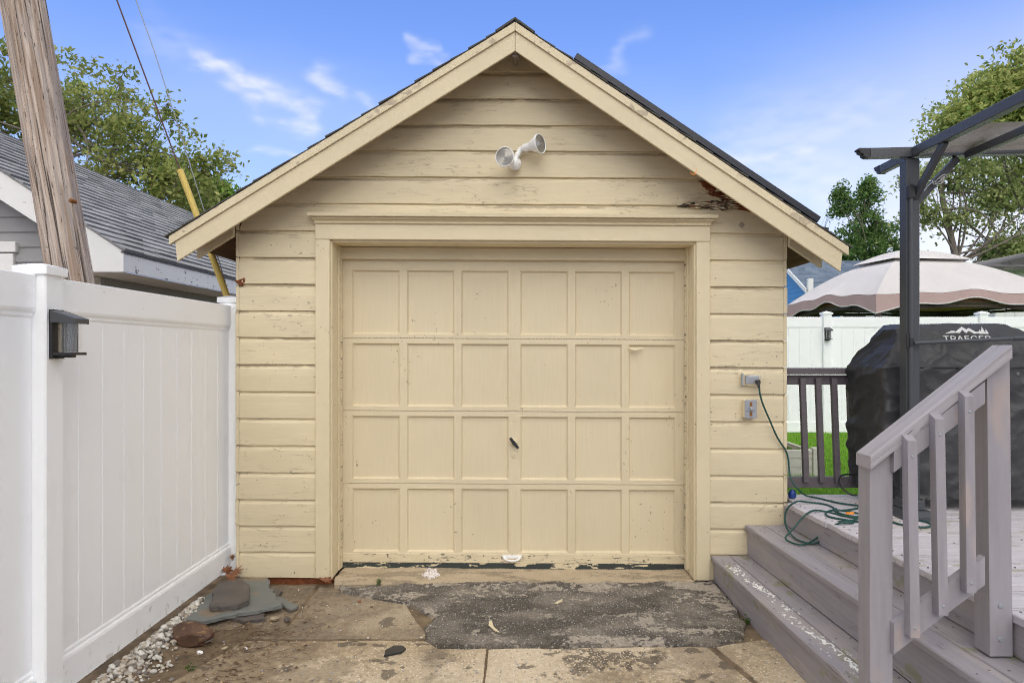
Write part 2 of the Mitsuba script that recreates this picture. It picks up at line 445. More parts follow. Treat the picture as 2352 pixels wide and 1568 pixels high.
def handrail_color(p, n, uv):
    a = p.x * .786 + p.z * .618
    b = p.z * .786 - p.x * .618
    c = mi.Color3f(.335, .314, .336) * (.85 + .28 * fbm(a * 5, p.y * 60, b * 90, 3))
    return mix(c, mi.Color3f(.07, .06, .06), smoothstep(.03, .008, dr.abs(fbm(a * 3.2, p.y * 26, b * 60, 3) - .5)) * smoothstep(.5, .6, noise(a * 6, p.y * 10, b * 40)) * .8)


mat('handrail_stain', handrail_color, .5, (lambda p, n, uv: fbm((p.x * .786 + p.z * .618) * 5, p.y * 50, (p.z * .786 - p.x * .618) * 90, 2), .004))
mat('dark_stain', lambda p, n, uv: mi.Color3f(.125, .108, .118) * (.85 + .3 * fbm(p.x * 14, p.y * 40, p.z * 40, 3)), .5)

SOIL = (.155, .115, .075)


def concrete_color(p, n, uv):
    y = p.y + p.z
    big = fbm(p.x * 1.3 + 3, y * 1.6, 1.0, 6)
    c = mix((.36, .28, .18), (.53, .44, .315), smoothstep(.33, .66, big))
    c = c * (.86 + .28 * fbm(p.x * 60, y * 60, 2.0, 3))
    d1, d2, k = voronoi(p.x * 72 + .4 * noise(p.x * 30, y * 30), y * 56)
    stone = smoothstep(.40, .22, d1) * smoothstep(.38, .46, k)
    sc = mix(mix((.50, .37, .22), (.68, .61, .50), smoothstep(.45, .9, k)), (.13, .115, .105), smoothstep(.94, .95, k))
    c = mix(c, sc, stone * .75)
    lace = .34 * (fbm(p.x * 34, y * 34, 2.0, 3) - .5)
    dirt = smoothstep(.48, .66, fbm(p.x * 2.1 + 4, y * 3.0, 6.0, 6) + lace)
    c = mix(c, mi.Color3f(.20, .15, .10) * (.7 + .6 * noise(p.x * 70, y * 70)), dirt * .6)
    left = smoothstep(.0, .22, (-.98 - p.x) * .5 + .6 * (fbm(p.x * 3.5, y * 3.5, 1.0, 6) - .44) + lace * .5)
    c = mix(c, mi.Color3f(.20, .145, .092) * (.6 + .8 * fbm(p.x * 34, y * 34, 3.0, 4)), left * .72)
    band = smoothstep(.0, .2, .12 - dr.abs(p.x + .47 + .05 * p.y - .19) * .9 + .5 * (fbm(p.x * 5, y * 5, 8.0, 5) - .5) + lace * .5)
    c = mix(c, mi.Color3f(.14, .11, .08) * (.6 + .8 * noise(p.x * 60, y * 60, 4)), band * .75)
    back = smoothstep(.0, .25, .10 - (4.62 - p.y) * .5 + .5 * (fbm(p.x * 4 + 7, y * 6, 5.0, 6) - .5) + lace * .6) * smoothstep(-.6, -.9, p.x)
    c = mix(c, mi.Color3f(.085, .07, .055) * (.6 + .8 * noise(p.x * 80, y * 80, 4)), back * .75)
    moss = smoothstep(-.02, .16, fbm(p.x * 3.1 - 2, y * 4.2 + 1, 3.0, 6) + lace * 1.5 - (.52 + .7 * dr.square(p.x - .55) + 2.2 * dr.square(p.y - 3.52)))
    blot = smoothstep(.70, .74, fbm(p.x * 7.5, y * 11, 12.0, 5) + lace * .35)
    return mix(c, mi.Color3f(.075, .06, .045) * (.7 + .6 * noise(p.x * 90, y * 90, 7)), dr.maximum(moss * (1 - stone * .85) * .8, blot * .7))


mat('concrete', concrete_color, .85, (lambda p, n, uv: smoothstep(.45, .2, voronoi(p.x * 72, (p.y + p.z) * 56)[0]) * .5 + fbm(p.x * 45, p.y * 45, 0, 4), .006))


def brown_concrete(p, n, uv):
    c = concrete_color(p, n, uv)
    return mix(c * .78, mi.Color3f(.20, .155, .11) * (.6 + .8 * fbm(p.x * 50, p.y * 50, 6.0, 3)), .25 + .45 * smoothstep(.4, .62, fbm(p.x * 4, p.y * 6, 9.0, 6)))


mat('brown_concrete', brown_concrete, .85, (lambda p, n, uv: smoothstep(.45, .2, voronoi(p.x * 72, (p.y + p.z) * 56)[0]) * .5 + fbm(p.x * 45, p.y * 45, 0, 4), .006))


def asphalt_color(p, n, uv):
    y = p.y + p.z
    d1, d2, k = voronoi(p.x * 78 + .6 * noise(p.x * 40, y * 40), y * 60 + .6 * noise(p.x * 40, y * 40, 3))
    e1, e2, q = voronoi(p.x * 150, y * 120)
    base = mix((.088, .076, .062), (.20, .172, .14), smoothstep(.3, .72, fbm(p.x * 5, y * 8, 0, 6)))
    base = base * (.62 + .76 * fbm(p.x * 110, y * 80, 1.0, 3))
    base = mix(base, mi.Color3f(.30, .255, .20), smoothstep(.36, .2, e1) * smoothstep(.62, .9, q) * .7)
    base = mix(base, mi.Color3f(.03, .027, .025), smoothstep(.36, .2, e1) * smoothstep(.28, .1, q) * .7)
    sc = mix((.20, .22, .26), (.56, .56, .55), smoothstep(.80, 1.0, k))
    c = mix(base, sc, smoothstep(.34, .20, d1) * smoothstep(.82, .86, k) * .8)
    edge = dr.maximum(smoothstep(.36, .04, 4.69 - p.y), dr.maximum(smoothstep(.20, .03, p.y - 3.72) * .7, smoothstep(.26, .06, 1.36 - p.x) * .8))
    lime = smoothstep(-.02, .12, fbm(p.x * 5.5, y * 9, 4.0, 6) + .55 * (fbm(p.x * 46, y * 46, 3, 3) - .5) - (.70 - .22 * edge))
    return mix(c, mi.Color3f(.43, .375, .305) * (.55 + .8 * fbm(p.x * 90, y * 90, 2.0, 2)), lime * .75)


mat('asphalt', asphalt_color, .8, (lambda p, n, uv: smoothstep(.6, .15, voronoi(p.x * 62, p.y * 62)[0]) + fbm(p.x * 60, p.y * 60, 0, 2), .008))
def sill_color(p, n, uv):
    y = p.y + p.z
    c = mix((.34, .265, .17), (.48, .39, .275), fbm(p.x * 8, y * 8, 1.0, 5))
    c = mix(c, mi.Color3f(.22, .2, .17), smoothstep(.40, .25, voronoi(p.x * 80, y * 80)[0]) * .4)
    grit = smoothstep(.50, .66, fbm(p.x * 5, y * 16, 4.0, 6) + .3 * (fbm(p.x * 60, y * 60, 2.0, 2) - .5))
    return mix(c, mi.Color3f(.17, .14, .10) * (.6 + .8 * noise(p.x * 90, y * 90)), grit * .6)


mat('sill_concrete', sill_color, .85,
    (lambda p, n, uv: fbm(p.x * 50, p.y * 50, p.z * 50, 3), .006))
mat('soil', lambda p, n, uv: mix((.06, .042, .027), (.24, .175, .11), fbm(p.x * 14, p.y * 14, 0, 5)), .95, (lambda p, n, uv: fbm(p.x * 30, p.y * 30, 0, 4), .02))
mat('lawn_soil', lambda p, n, uv: mix((.06, .15, .02), (.11, .24, .03), fbm(p.x * 6, p.y * 6, 0, 3)), .95)
mat('slate', lambda p, n, uv: mix(mix((.115, .122, .115), (.175, .18, .168), fbm(p.x * 5, p.y * 5, p.z * 30, 4)), (.25, .165, .09), smoothstep(.56, .68, fbm(p.x * 7 + 2, p.y * 7, 2.0, 3)) * .55), .6,
    (lambda p, n, uv: fbm(p.x * 22, p.y * 22, p.z * 90, 3), .004))
mat('dark_slate', lambda p, n, uv: mix((.055, .05, .048), (.14, .115, .10), fbm(p.x * 9, p.y * 9, p.z * 40, 4)), .6, (lambda p, n, uv: fbm(p.x * 30, p.y * 30, p.z * 90, 3), .005))
mat('brown_stone', lambda p, n, uv: mix(mix((.055, .033, .024), (.15, .075, .045), fbm(p.x * 12, p.y * 12, p.z * 26, 4)), (.30, .19, .08), smoothstep(.58, .68, fbm(p.x * 20, p.y * 50, p.z * 30, 3)) * .5), .6,
    (lambda p, n, uv: fbm(p.x * 40, p.y * 60, p.z * 50, 4), .012))
mat('white_pebble', {'type': 'mesh_attribute', 'name': 'vertex_color'}, .6)
mat('grain_color', {'type': 'mesh_attribute', 'name': 'vertex_color'}, .8)
mat('dry_leaf', lambda p, n, uv: mix((.25, .10, .042), (.12, .045, .02), fbm(p.x * 60, p.y * 60, p.z * 60, 2)), .6)
mat('charcoal_metal', (.052, .056, .064), .38, spec=.5)
mat('black_plastic', (.022, .022, .025), .42)
mat('grey_metal', (.32, .34, .37), .4, metallic=.3)
mat('rust', (.22, .09, .025), .8)
mat('white_enamel', (.78, .78, .77), .3)
mat('lamp_reflector', (.36, .345, .31), .16, metallic=.55, clearcoat=.8)
scene['clear_pane'] = {'type': 'thindielectric'}
mat('yellow_plastic', lambda p, n, uv: mix((.70, .52, .12), (.55, .42, .14), fbm(p.x * 30, p.y * 30, p.z * 9, 3)), .45)
mat('red_cable', (.085, .035, .03), .5)
mat('steel_cable', (.26, .27, .29), .4, metallic=.6)
mat('green_cord', (.014, .062, .052), .42)
mat('black_rubber', (.015, .015, .016), .5)
mat('orange_plastic', (.75, .26, .04), .45)
mat('blue_plastic', (.015, .045, .22), .35)
mat('cover_fabric', lambda p, n, uv: mix(mi.Color3f(.030, .030, .032) * (.8 + .5 * fbm(p.x * 9, p.y * 9, p.z * 9, 3)), (.24, .24, .23), smoothstep(.80, .86, fbm(p.x * 22, p.y * 22, p.z * 16, 3)) * .5), .5,
    (lambda p, n, uv: fbm((p.x + p.z) * 17, (p.z - p.x) * 9 + p.y * 12, p.y * 10, 3), .012), spec=.5)
mat('print_white', (.6, .6, .59), .6)
mat('canopy_cloth', lambda p, n, uv: mi.Color3f(.54, .515, .50) * (.96 + .07 * fbm(p.x * 4, p.y * 4, p.z * 4, 3)), .8)
mat('valance_cloth', (.40, .285, .265), .8)
mat('inner_cloth', (.42, .22, .11), .8)
mat('gazebo_metal', (.055, .038, .032), .5)
mat('shade_cloth', lambda p, n, uv: mi.Color3f(.53, .52, .50) * (.9 + .2 * noise(p.x * 90, p.y * 90)), .8)
mat('planter_wood', lambda p, n, uv: mix((.58, .56, .53), (.30, .25, .2), smoothstep(.6, .75, fbm(p.x * 5, p.y * 5, p.z * 20, 3)) * .7), .6)
mat('solar_glass', (.012, .018, .035), .08, spec=.5)
mat('solar_frame', (.03, .032, .04), .35, metallic=.4)
mat('window_dark', (.03, .032, .035), .1)
mat('bark', lambda p, n, uv: mix((.10, .085, .07), (.26, .23, .195), fbm(p.x * 9, p.y * 9, p.z * 3, 3)), .9)
scene['leaf'] = {'type': 'principledthin', 'base_color': {'type': 'mesh_attribute', 'name': 'vertex_color'}, 'roughness': .5, 'diff_trans': 1.0, 'spec_trans': 0.0, 'eta': 1.4}
scene['grass_blade'] = {'type': 'principledthin', 'base_color': {'type': 'mesh_attribute', 'name': 'vertex_color'}, 'roughness': .6, 'diff_trans': .6, 'spec_trans': 0.0, 'eta': 1.3}

exec_order = None

# ------------------------------------------------------------------ ground
g = thing('ground', kind='structure')
ground_far = bx(-300, 300, -60, 500, -.4, -.085)
part(g, 'earth', ground_far, 'soil')
local = grid(260, 220, lambda u, v: (-3.0 + 7.0 * u, .6 + 5.0 * v, -.047 + .080 * np.clip((-1.86 - (-3.0 + 7.0 * u)) / .16, 0, 1) * (.6 + .05 * v) + .03 * (meshkit.fbm(np.stack([(-3.0 + 7.0 * u) * 5, (.6 + 5.0 * v) * 5, 0 * u], -1), 5, seed=2) - .5)))
part(g, 'soil', local, 'soil', smooth=True)

drive = thing('driveway', kind='structure')
z0 = -.14


def gp(u, v): return tuple(on(u, v, -.03)[:2])


X_ = [gp(980, 1462), gp(722, 1462)]
# slabs of the drive, clockwise from the back left
s1 = [(-1.98, 4.70), gp(728, 1340), gp(650, 1440), gp(520, 1440), (-2.0, 3.95)]
s2 = [gp(735, 1342), (-1.2, 4.62), (-.80, 4.52), gp(985, 1463), gp(560, 1463), gp(662, 1436)]
s3 = [gp(560, 1468), gp(978, 1468), (-.44, 3.715), (-.185, 3.715), (-.185, 1.0), (-1.75, 1.0), (-1.75, 3.2)]
s5 = [(-.172, 3.71), (1.02, 3.73), (1.14, 3.3), (1.19, 1.0), (-.172, .8)]
s6 = [(1.07, 3.73), (1.40, 3.84), (1.40, 2.9), (1.24, 2.9), (1.17, 3.3)]
s7 = [(1.25, 2.88), (1.42, 2.88), (1.46, .8), (1.21, .8)]
for i, s in enumerate((s1, s2, s3, s5, s6, s7)):
    part(drive, 'slab', slab(s, z0, [-.040, -.034, -.036, -.034, -.030, -.038, -.045][i], step=.022, amp=.006, seed=i, edge=.008), 'brown_concrete' if i < 2 else 'concrete', smooth=40)
patch = [(-1.22, 4.63), (-.9, 4.635), (-.62, 4.685), (.2, 4.70), (1.33, 4.70), (1.36, 4.4), (1.34, 4.05), (1.26, 3.84), (1.10, 3.74), (.3, 3.728), (-.44, 3.735), (-.53, 3.80), (-.55, 3.98), (-.52, 4.12), (-.70, 4.33), (-1.0, 4.46), (-1.2, 4.56)]
part(drive, 'asphalt_patch', slab(patch, z0, -.014, step=.018, amp=.016, tilt=lambda x, y: .012 * np.clip((y - 4.45) / .2, 0, 1), freq=9, seed=31, edge=.018), 'asphalt', smooth=50, label='dark worn asphalt patch with pale crumbling edges before the garage door')

# ------------------------------------------------------------------ garage
Y0 = 4.75
SHEAR = .006


def lean(m):
    m = m.copy()
    m.vertices[:, 2] -= SHEAR * m.vertices[:, 0] * (m.vertices[:, 1] < 5.2)
    return m


gar = thing('garage', 'weathered cream wooden garage with gable front and panelled overhead door', 'garage')


def gpart(name, mesh, bsdf='cream_trim', **k): return part(k.pop('parent', gar), name, lean(mesh), bsdf, **k)


XL, XR = -1.982, 1.858
XP, ZP = -.034, 3.735                  # ridge
SL, SR = .624, .667                    # slopes of the two roof sides
YB = 4.48                              # front face of the rake boards


def roof_z(x, drop=0.0): return ZP - drop - np.where(x < XP, (XP - x) * SL, (x - XP) * SR)


# body behind the planks
wall_poly = [(XL + .02, .02), (XR - .02, .02), (XR - .02, float(roof_z(XR, .09))), (XP, ZP - .09), (XL + .02, float(roof_z(XL, .09)))]
hole = sbox(-1.34, -.06, 1.24, 2.36)
body = Polygon(wall_poly).difference(hole)
gpart('wall', prism(body, Y0 + .027, Y0 + .12), 'raw_sheathing')
gpart('wall', bx(XL + .012, XL + .1, Y0 + .121, 10.2, -.1, 2.3), 'cream_siding')
gpart('wall', bx(XR - .1, XR - .012, Y0 + .121, 10.2, -.1, 2.3), 'cream_siding')
gpart('wall', prism(Polygon(wall_poly), 10.2, 10.3), 'cream_siding')

bottoms_px = [1329, 1270, 1210, 1150, 1088, 1026, 964, 902, 840, 778, 717, 655, 594, 532, 469, 407, 346, 287, 227, 166, 104]
zb = [EYE + (806 - v) / 330 for v in bottoms_px]


def plank(xl, xr, z0, z1, seed, ends=None):
    """one drop-siding board: a flat face with a cove along its top; ends(z) may clip it"""
    prof = [(.026, 0.0), (.002, 0.0), (0, .002), (-.0005, (z1 - z0) * .45), (0, z1 - z0 - .034), (.004, z1 - z0 - .028), (.012, z1 - z0 - .016), (.0165, z1 - z0 - .004), (.017, z1 - z0 - .001), (.026, z1 - z0 - .001)]
    n = max(3, int((xr - xl) / .03))
    t = np.linspace(0, 1, n)
    V = []
    r = np.random.default_rng(seed)
    off = r.uniform(-.0015, .0015)
    for i, (dy, dz) in enumerate(prof):
        a, b = (xl, xr) if ends is None else ends(z0 + dz)
        x = a + (b - a) * t
        wz = (meshkit.fbm(np.stack([x * 7, x * 0 + seed * 3.3, x * 0 + i * .2], -1), 3, seed=seed) - .5)
        wob = wz * (.008 if i in (1, 2) else .003)
        dy2 = (meshkit.fbm(np.stack([x * 4, x * 0 + seed * 1.7, x * 0 + dz * 9], -1), 2, seed=seed + 9) - .5) * .003
        V.append(np.stack([x, Y0 + dy + off + dy2, z0 + dz + wob], -1))
    V = np.array(V)
    k = len(prof)
    f = []
    for i in range(k - 1):
        a = i * n + np.arange(n - 1)
        f.append(np.c_[a, a + 1, a + 1 + n]); f.append(np.c_[a, a + 1 + n, a + n])
    f = np.vstack(f)
    caps = [[0, i * n, (i + 1) * n] for i in range(1, k - 1)] + [[n - 1, (i + 1) * n + n - 1, i * n + n - 1] for i in range(1, k - 1)]
    return trimesh.Trimesh(V.reshape(-1, 3), np.vstack([f, caps]), process=False)


def rake_clip(xl, xr, drop=.06):
    def e(z):
        lo = max(xl, XP - (ZP - drop - z) / SL)
        hi = min(xr, XP + (ZP - drop - z) / SR)
        return min(lo, XP - .005), max(hi, XP + .005)
    return e


CL0, CL1, CR0, CR1 = -1.419, -1.320, 1.220, 1.3137      # casing edges
CAP = .026
for k in range(len(zb) - 1):
    a, b = zb[k], zb[k + 1]
    if b < 2.52:
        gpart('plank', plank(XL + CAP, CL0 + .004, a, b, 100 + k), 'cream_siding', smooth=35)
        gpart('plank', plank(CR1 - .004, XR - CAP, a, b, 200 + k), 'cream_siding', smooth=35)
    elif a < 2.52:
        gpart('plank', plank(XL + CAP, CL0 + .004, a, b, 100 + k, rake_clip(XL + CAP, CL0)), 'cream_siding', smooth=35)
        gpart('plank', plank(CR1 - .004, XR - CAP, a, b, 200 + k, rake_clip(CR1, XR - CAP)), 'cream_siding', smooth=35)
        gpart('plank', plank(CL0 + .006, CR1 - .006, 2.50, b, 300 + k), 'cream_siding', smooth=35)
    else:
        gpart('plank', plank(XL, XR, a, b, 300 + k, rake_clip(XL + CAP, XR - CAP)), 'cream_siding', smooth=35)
    if b < 2.75:
        for s, X in ((0, XL), (1, XR)):
            r = random.Random(k * 2 + s)
            x0_, x1_ = (X + r.uniform(-.002, .003), X + CAP - .002) if s == 0 else (X - CAP + .002, X - r.uniform(-.002, .003))
            gpart('corner_cap', bx(x0_, x1_, Y0 + r.uniform(-.003, .001), Y0 + .02, a + r.uniform(0, .003), b - .001 - r.uniform(0, .004), .003), 'cream_siding')

# door casing
YC = 4.725
gpart('door_casing', bx(CL0, CL1, YC, Y0 + .03, .0, 2.343, .003))
gpart('door_casing', bx(CR0, CR1, YC, Y0 + .03, .0, 2.343, .003))
gpart('door_casing', bx(CL0 - .002, CR1 + .002, YC - .001, Y0 + .03, 2.345, 2.452, .003))
crown = [(YC + .03, 2.452), (YC - .008, 2.452), (YC - .016, 2.456), (YC - .017, 2.464), (YC - .006, 2.468), (YC - .010, 2.474), (YC - .022, 2.482), (YC - .034, 2.486), (YC - .036, 2.492), (YC - .028, 2.495), (YC - .054, 2.498), (YC - .056, 2.520), (YC + .03, 2.526)]
cm = prism([(y, z) for y, z in crown], CL0 - .04, CR1 + .04, 'x')
v = cm.vertices                                    # mitred returns: the lower the member, the shorter it is
sh = np.interp(v[:, 2], [2.452, 2.470, 2.490, 2.497, 2.52], [.042, .036, .014, 0, 0])
v[:, 0] = np.where(v[:, 0] < 0, v[:, 0] + sh, v[:, 0] - sh)
cm.vertices = v
gpart('crown_moulding', cm)

# jambs, stops, header, reveal
YD = 4.97
gpart('door_jamb', bx(CL1 - .004, CL1 + .012, YC + .026, YD + .08, -.01, 2.343, .002))
gpart('door_jamb', bx(CR0 - .012, CR0 + .004, YC + .026, YD + .08, -.01, 2.343, .002))
gpart('door_jamb', bx(CL1 + .013, CR0 - .013, YC + .026, YD + .08, 2.330, 2.347, .002))
gpart('door_stop', bx(CL1 + .010, CL1 + .022, YD - .075, YD - .035, 0, 2.33, .003))
gpart('door_stop', bx(CR0 - .022, CR0 - .010, YD - .075, YD - .035, 0, 2.33, .003))
gpart('door_stop', bx(CL1 + .008, CL1 + .026, YD - .034, YD + .01, 0, 2.33, .003), 'chipped_rail')
gpart('door_stop', bx(CR0 - .026, CR0 - .008, YD - .034, YD + .01, 0, 2.33, .003), 'chipped_rail')
gpart('door_stop', bx(CR0 - .036, CR0 - .010, YD - .10, YD - .076, .03, .735, .002), label='short strip nailed low beside the right edge of the door')
gpart('header_board', bx(CL1 + .012, CR0 - .012, YD - .028, YD + .010, gz(598, YD), 2.327, .003))

# overhead door: four sections of six panels
xs = lambda u: (u - CU) / FOC * YD
cols = [(808, 917), (934, 1043), (1059, 1168), (1195, 1305), (1321, 1429), (1445, 1552)]
rows = [(622, 769), (790, 935), (957, 1102), (1124, 1270)]
cuts = [596, 778, 945, 1112, 1301]
DL, DR = xs(778), xs(1577)
YF = YD + .012
for r_ in range(4):
    zt, zl = gz(cuts[r_], YD) - .0015, gz(cuts[r_ + 1], YD) + .0015
    frame = sbox(DL, zl, DR, zt)
    for c0, c1 in cols:
        frame = frame.difference(sbox(xs(c0), gz(rows[r_][1], YD), xs(c1), gz(rows[r_][0], YD)))
    yo = YF + (.0, .002, .001, .003)[r_]
    sec = gpart('door_section', prism(frame, yo, yo + .034), 'cream_door')
    for c0, c1 in cols:
        xa, xb, za, zb_ = xs(c0), xs(c1), gz(rows[r_][1], YD), gz(rows[r_][0], YD)
        i, d = .012, .019
        V = [(xa, yo + .002, za), (xb, yo + .002, za), (xb, yo + .002, zb_), (xa, yo + .002, zb_), (xa + i * .4, yo + .010, za + i * .4), (xb - i * .4, yo + .010, za + i * .4), (xb - i * .4, yo + .010, zb_ - i * .4), (xa + i * .4, yo + .010, zb_ - i * .4),
             (xa + i, yo + d, za + i), (xb - i, yo + d, za + i), (xb - i, yo + d, zb_ - i), (xa + i, yo + d, zb_ - i),
             (xa, yo + .03, za), (xb, yo + .03, za), (xb, yo + .03, zb_), (xa, yo + .03, zb_)]
        F = []
        for o in (0, 4):
            for j in range(4):
                a_, b_ = o + j, o + (j + 1) % 4
                F += [(a_, b_, b_ + 4), (a_, b_ + 4, a_ + 4)]
        F += [(8, 9, 10), (8, 10, 11), (12, 14, 13), (12, 15, 14)]
        for j in range(4):
            a_, b_ = j, (j + 1) % 4
            F += [(a_, 12 + b_, b_), (a_, 12 + a_, 12 + b_)]
        part(sec, 'panel', lean(trimesh.Trimesh(V, F, process=False)), 'cream_door')
gpart('wall', bx(DL - .05, DR + .05, YD + .07, YD + .09, -.05, 2.35), 'raw_sheathing')
gpart('door_bottom_rail', bx(DL + .005, DR - .005, YF - .002, YF + .03, gz(1294, YD), gz(1272, YD) - .002, .003), 'chipped_rail')
gpart('weather_strip', bx(DL + .01, DR - .005, YF - .006, YF + .03, -.008, gz(1294, YD) - .001, .001), 'seal_paint', label='dark green strip with flaking cream paint along the foot of the door')
# handle, lock, lift handle, latch
hc = at(1181, 1016, YD)
h = thing('x')if False else None
hub = gpart('door_handle', lathe([(0, -.035), (.008, -.035), (.010, -.028), (.009, -.012), (.026, -.008), (.028, 0), (.028, .014)], [hc[0], YF, hc[2]], [0, 1, 0], 20), 'cream_door', smooth=40, label='black turned T-handle on the centre stile')
d_ = np.array([.62, 0, -.78])
part(hub, 'grip', lean(hull([np.array([hc[0], YF - .045, hc[2]]) + d_ * s * .047 + np.array([q * .78, w, q * .62]) for s in (-1, 1) for q in (-.009, .009) for w in (-.008, .008)] + [np.array([hc[0], YF - .05, hc[2]]) + np.array([q * .78, 0, q * .62]) for q in (-.013, .013)])), 'black_plastic')
lk = at(1181, 1046, YD)
lp = gpart('lock_plate', lathe([(0, -.006), (.010, -.006), (.012, -.004), (.018, -.004), (.022, 0), (.022, .01)], [lk[0], YF, lk[2]], [0, 1, 0], 24), 'cream_door', smooth=40)
part(lp, 'keyhole', lean(bx(lk[0] - .0015, lk[0] + .0015, YF - .0075, YF - .005, lk[2] - .004, lk[2] + .004)), 'dark_gap')
for v_ in (968, 940, 977): part(gar, 'screw', lean(lathe([(0, -.003), (.005, -.003), (.007, 0), (.007, .01)], [at(1181, v_, YD)[0], YF, at(1181, v_, YD)[2]], [0, 1, 0], 10)), 'cream_door', smooth=40)
lh = at(1176, 1279, YD)
gpart('lift_handle', cat(bx(lh[0] - .07, lh[0] + .07, YF - .006, YF, lh[2] - .012, lh[2] + .012, .002), tube(spline([(lh[0] - .06, YF - .004, lh[2]), (lh[0] - .045, YF - .03, lh[2] - .012), (lh[0] + .045, YF - .03, lh[2] - .012), (lh[0] + .06, YF - .004, lh[2])], 20), .007)), 'white_paint', smooth=40,
      label='chipped white lift handle at the foot of the door')
lt = at(1581, 908, YD - .03)
gpart('latch', cat(bx(lt[0] - .002, lt[0] + .016, YD - .05, YD - .036, lt[2] - .018, lt[2] + .018, .002), bx(lt[0] - .03, lt[0] + .01, YD - .056, YD - .050, lt[2] - .004, lt[2] + .004, .001)), 'black_rubber')

# threshold
sill = slab([(-1.27, 4.66), (-.95, 4.64), (-.72, 4.655), (-.55, 4.69), (.2, 4.70), (.35, 4.685), (1.21, 4.70), (1.21, 5.0), (-1.285, 5.0), (-1.30, 4.80)], -.15, -.004, step=.02, amp=.008, freq=5, seed=5, edge=.016)
gpart('threshold', sill, 'sill_concrete', smooth=45, label='chipped tan concrete threshold under the door')
part(gar, 'footing', bx(XL + .01, CL1, Y0 + .03, Y0 + .1, -.12, .01), 'rusty_wood')

# roof
def roof_side(sgn, x_end, slope):
    """sheathing and shingle courses of one side; x_end is the eave"""
    n = math.hypot(1, slope)
    poly = [(XP, ZP - .003), (x_end, ZP - abs(x_end - XP) * slope - .003), (x_end, ZP - abs(x_end - XP) * slope - .03), (XP, ZP - .03)]
    r = gpart('roof', prism(poly, YB + .022, 10.5), 'raw_sheathing')
    L = abs(x_end - XP) * n + .03
    courses = int(L / .138)
    rr = random.Random(5 + sgn)
    for c in range(courses + 1):
        a, b = max(0.0, L - (c + 1) * .138), L - c * .138
        t0, t1 = .006, .013 + rr.uniform(-.002, .003)
        q = []
        for s, t in ((a, t0), (b, t1), (b, t1 - .010), (a, t0 - .005)):
            q.append((XP + sgn * (s / n) + sgn * slope / n * t, ZP - s * slope / n + t / n))
        yoff = rr.uniform(-.012, .006)
        part(r, 'shingle', lean(prism(q if sgn > 0 else q[::-1], YB - .012 + yoff, 10.52)), 'dark_shingle')
    # rake board and trim
    for nm, d0, d1, y0_, y1_ in (('rake_trim', .004, .058, YB - .012, YB + .02), ('rake_board', .060, .185, YB + .002, YB + .022)):
        k = .035 if nm == 'rake_board' else 0.0
        xe = x_end - sgn * k
        z_e = ZP - abs(xe - XP) * slope
        gap = .0015
        pts = [(XP + sgn * gap, ZP - d0), (xe, z_e - d0), (xe - sgn * (.0 if nm == 'rake_trim' else .012), z_e - d1), (XP + sgn * gap, ZP - d1)]
        gpart(nm, prism(pts, y0_, y1_), 'cream_rake')
    # rafter tail at the wall, further ones behind
    for i, yy in enumerate((Y0 - .045, 5.4, 6.0, 6.6)):
        xe = x_end - sgn * .07
        xw = (XL if sgn < 0 else XR) - sgn * (.0 if i == 0 else .0)
        top = lambda x: ZP - .032 - abs(x - XP) * slope
        gpart('rafter_tail', prism([(xw, top(xw)), (xe, top(xe)), (xe, top(xe) - .125), (xw, top(xw) - .125)], yy, yy + .04), 'cream_rake' if i == 0 else 'raw_sheathing')
    return r


roof_side(-1, -2.30, SL)
roof_side(1, 2.15, SR)
ridge = cat(prism([(XP - .13, ZP + .02 - .13 * SL), (XP, ZP + .026), (XP + .13, ZP + .02 - .13 * SR), (XP + .12, ZP + .012 - .13 * SR), (XP, ZP + .012), (XP - .12, ZP + .012 - .13 * SL)], YB - .02, 10.5))
gpart('ridge_cap', ridge, 'dark_shingle')

# rotten boards under the right rake and at the left corner
def rot_patch(pts, seed, name='rotted_board', bsdf='rotten_wood', deep=.006):
    P = Polygon([(gx(u), gz(v)) for u, v in pts])
    import shapely
    ring = np.array(P.segmentize(.012).exterior.coords)[:-1]
    nz = meshkit.fbm(np.c_[ring * 40, np.zeros(len(ring))], 3, seed=seed) - .5
    ring = ring + np.c_[nz, np.roll(nz, 3)] * .03
    P = Polygon(ring).buffer(0)
    if P.geom_type != 'Polygon': P = max(P.geoms, key=lambda g_: g_.area)
    x0, a0, x1, a1 = P.bounds
    gx_, gy_ = np.meshgrid(np.arange(x0, x1, .006), np.arange(a0, a1, .005))
    q = np.c_[gx_.ravel(), gy_.ravel()]
    q = q[shapely.contains_xy(P, q[:, 0], q[:, 1])]
    rg = np.array(P.segmentize(.008).exterior.coords)[:-1]
    V2 = np.vstack([q, rg])
    from scipy.spatial import Delaunay
    tri = Delaunay(V2).simplices
    c = V2[tri].mean(1)
    tri = tri[shapely.contains_xy(P, c[:, 0], c[:, 1])]
    h_ = (meshkit.fbm(np.c_[V2[:, 0] * 30, V2[:, 1] * 70, np.zeros(len(V2))], 4, seed=seed) - .35) * .03 + deep * .3
    h_[-len(rg):] = -.012
    V3 = np.c_[V2[:, 0], Y0 - .003 - np.maximum(h_, -.012), V2[:, 1]]
    gpart(name, trimesh.Trimesh(V3, tri, process=False), bsdf)


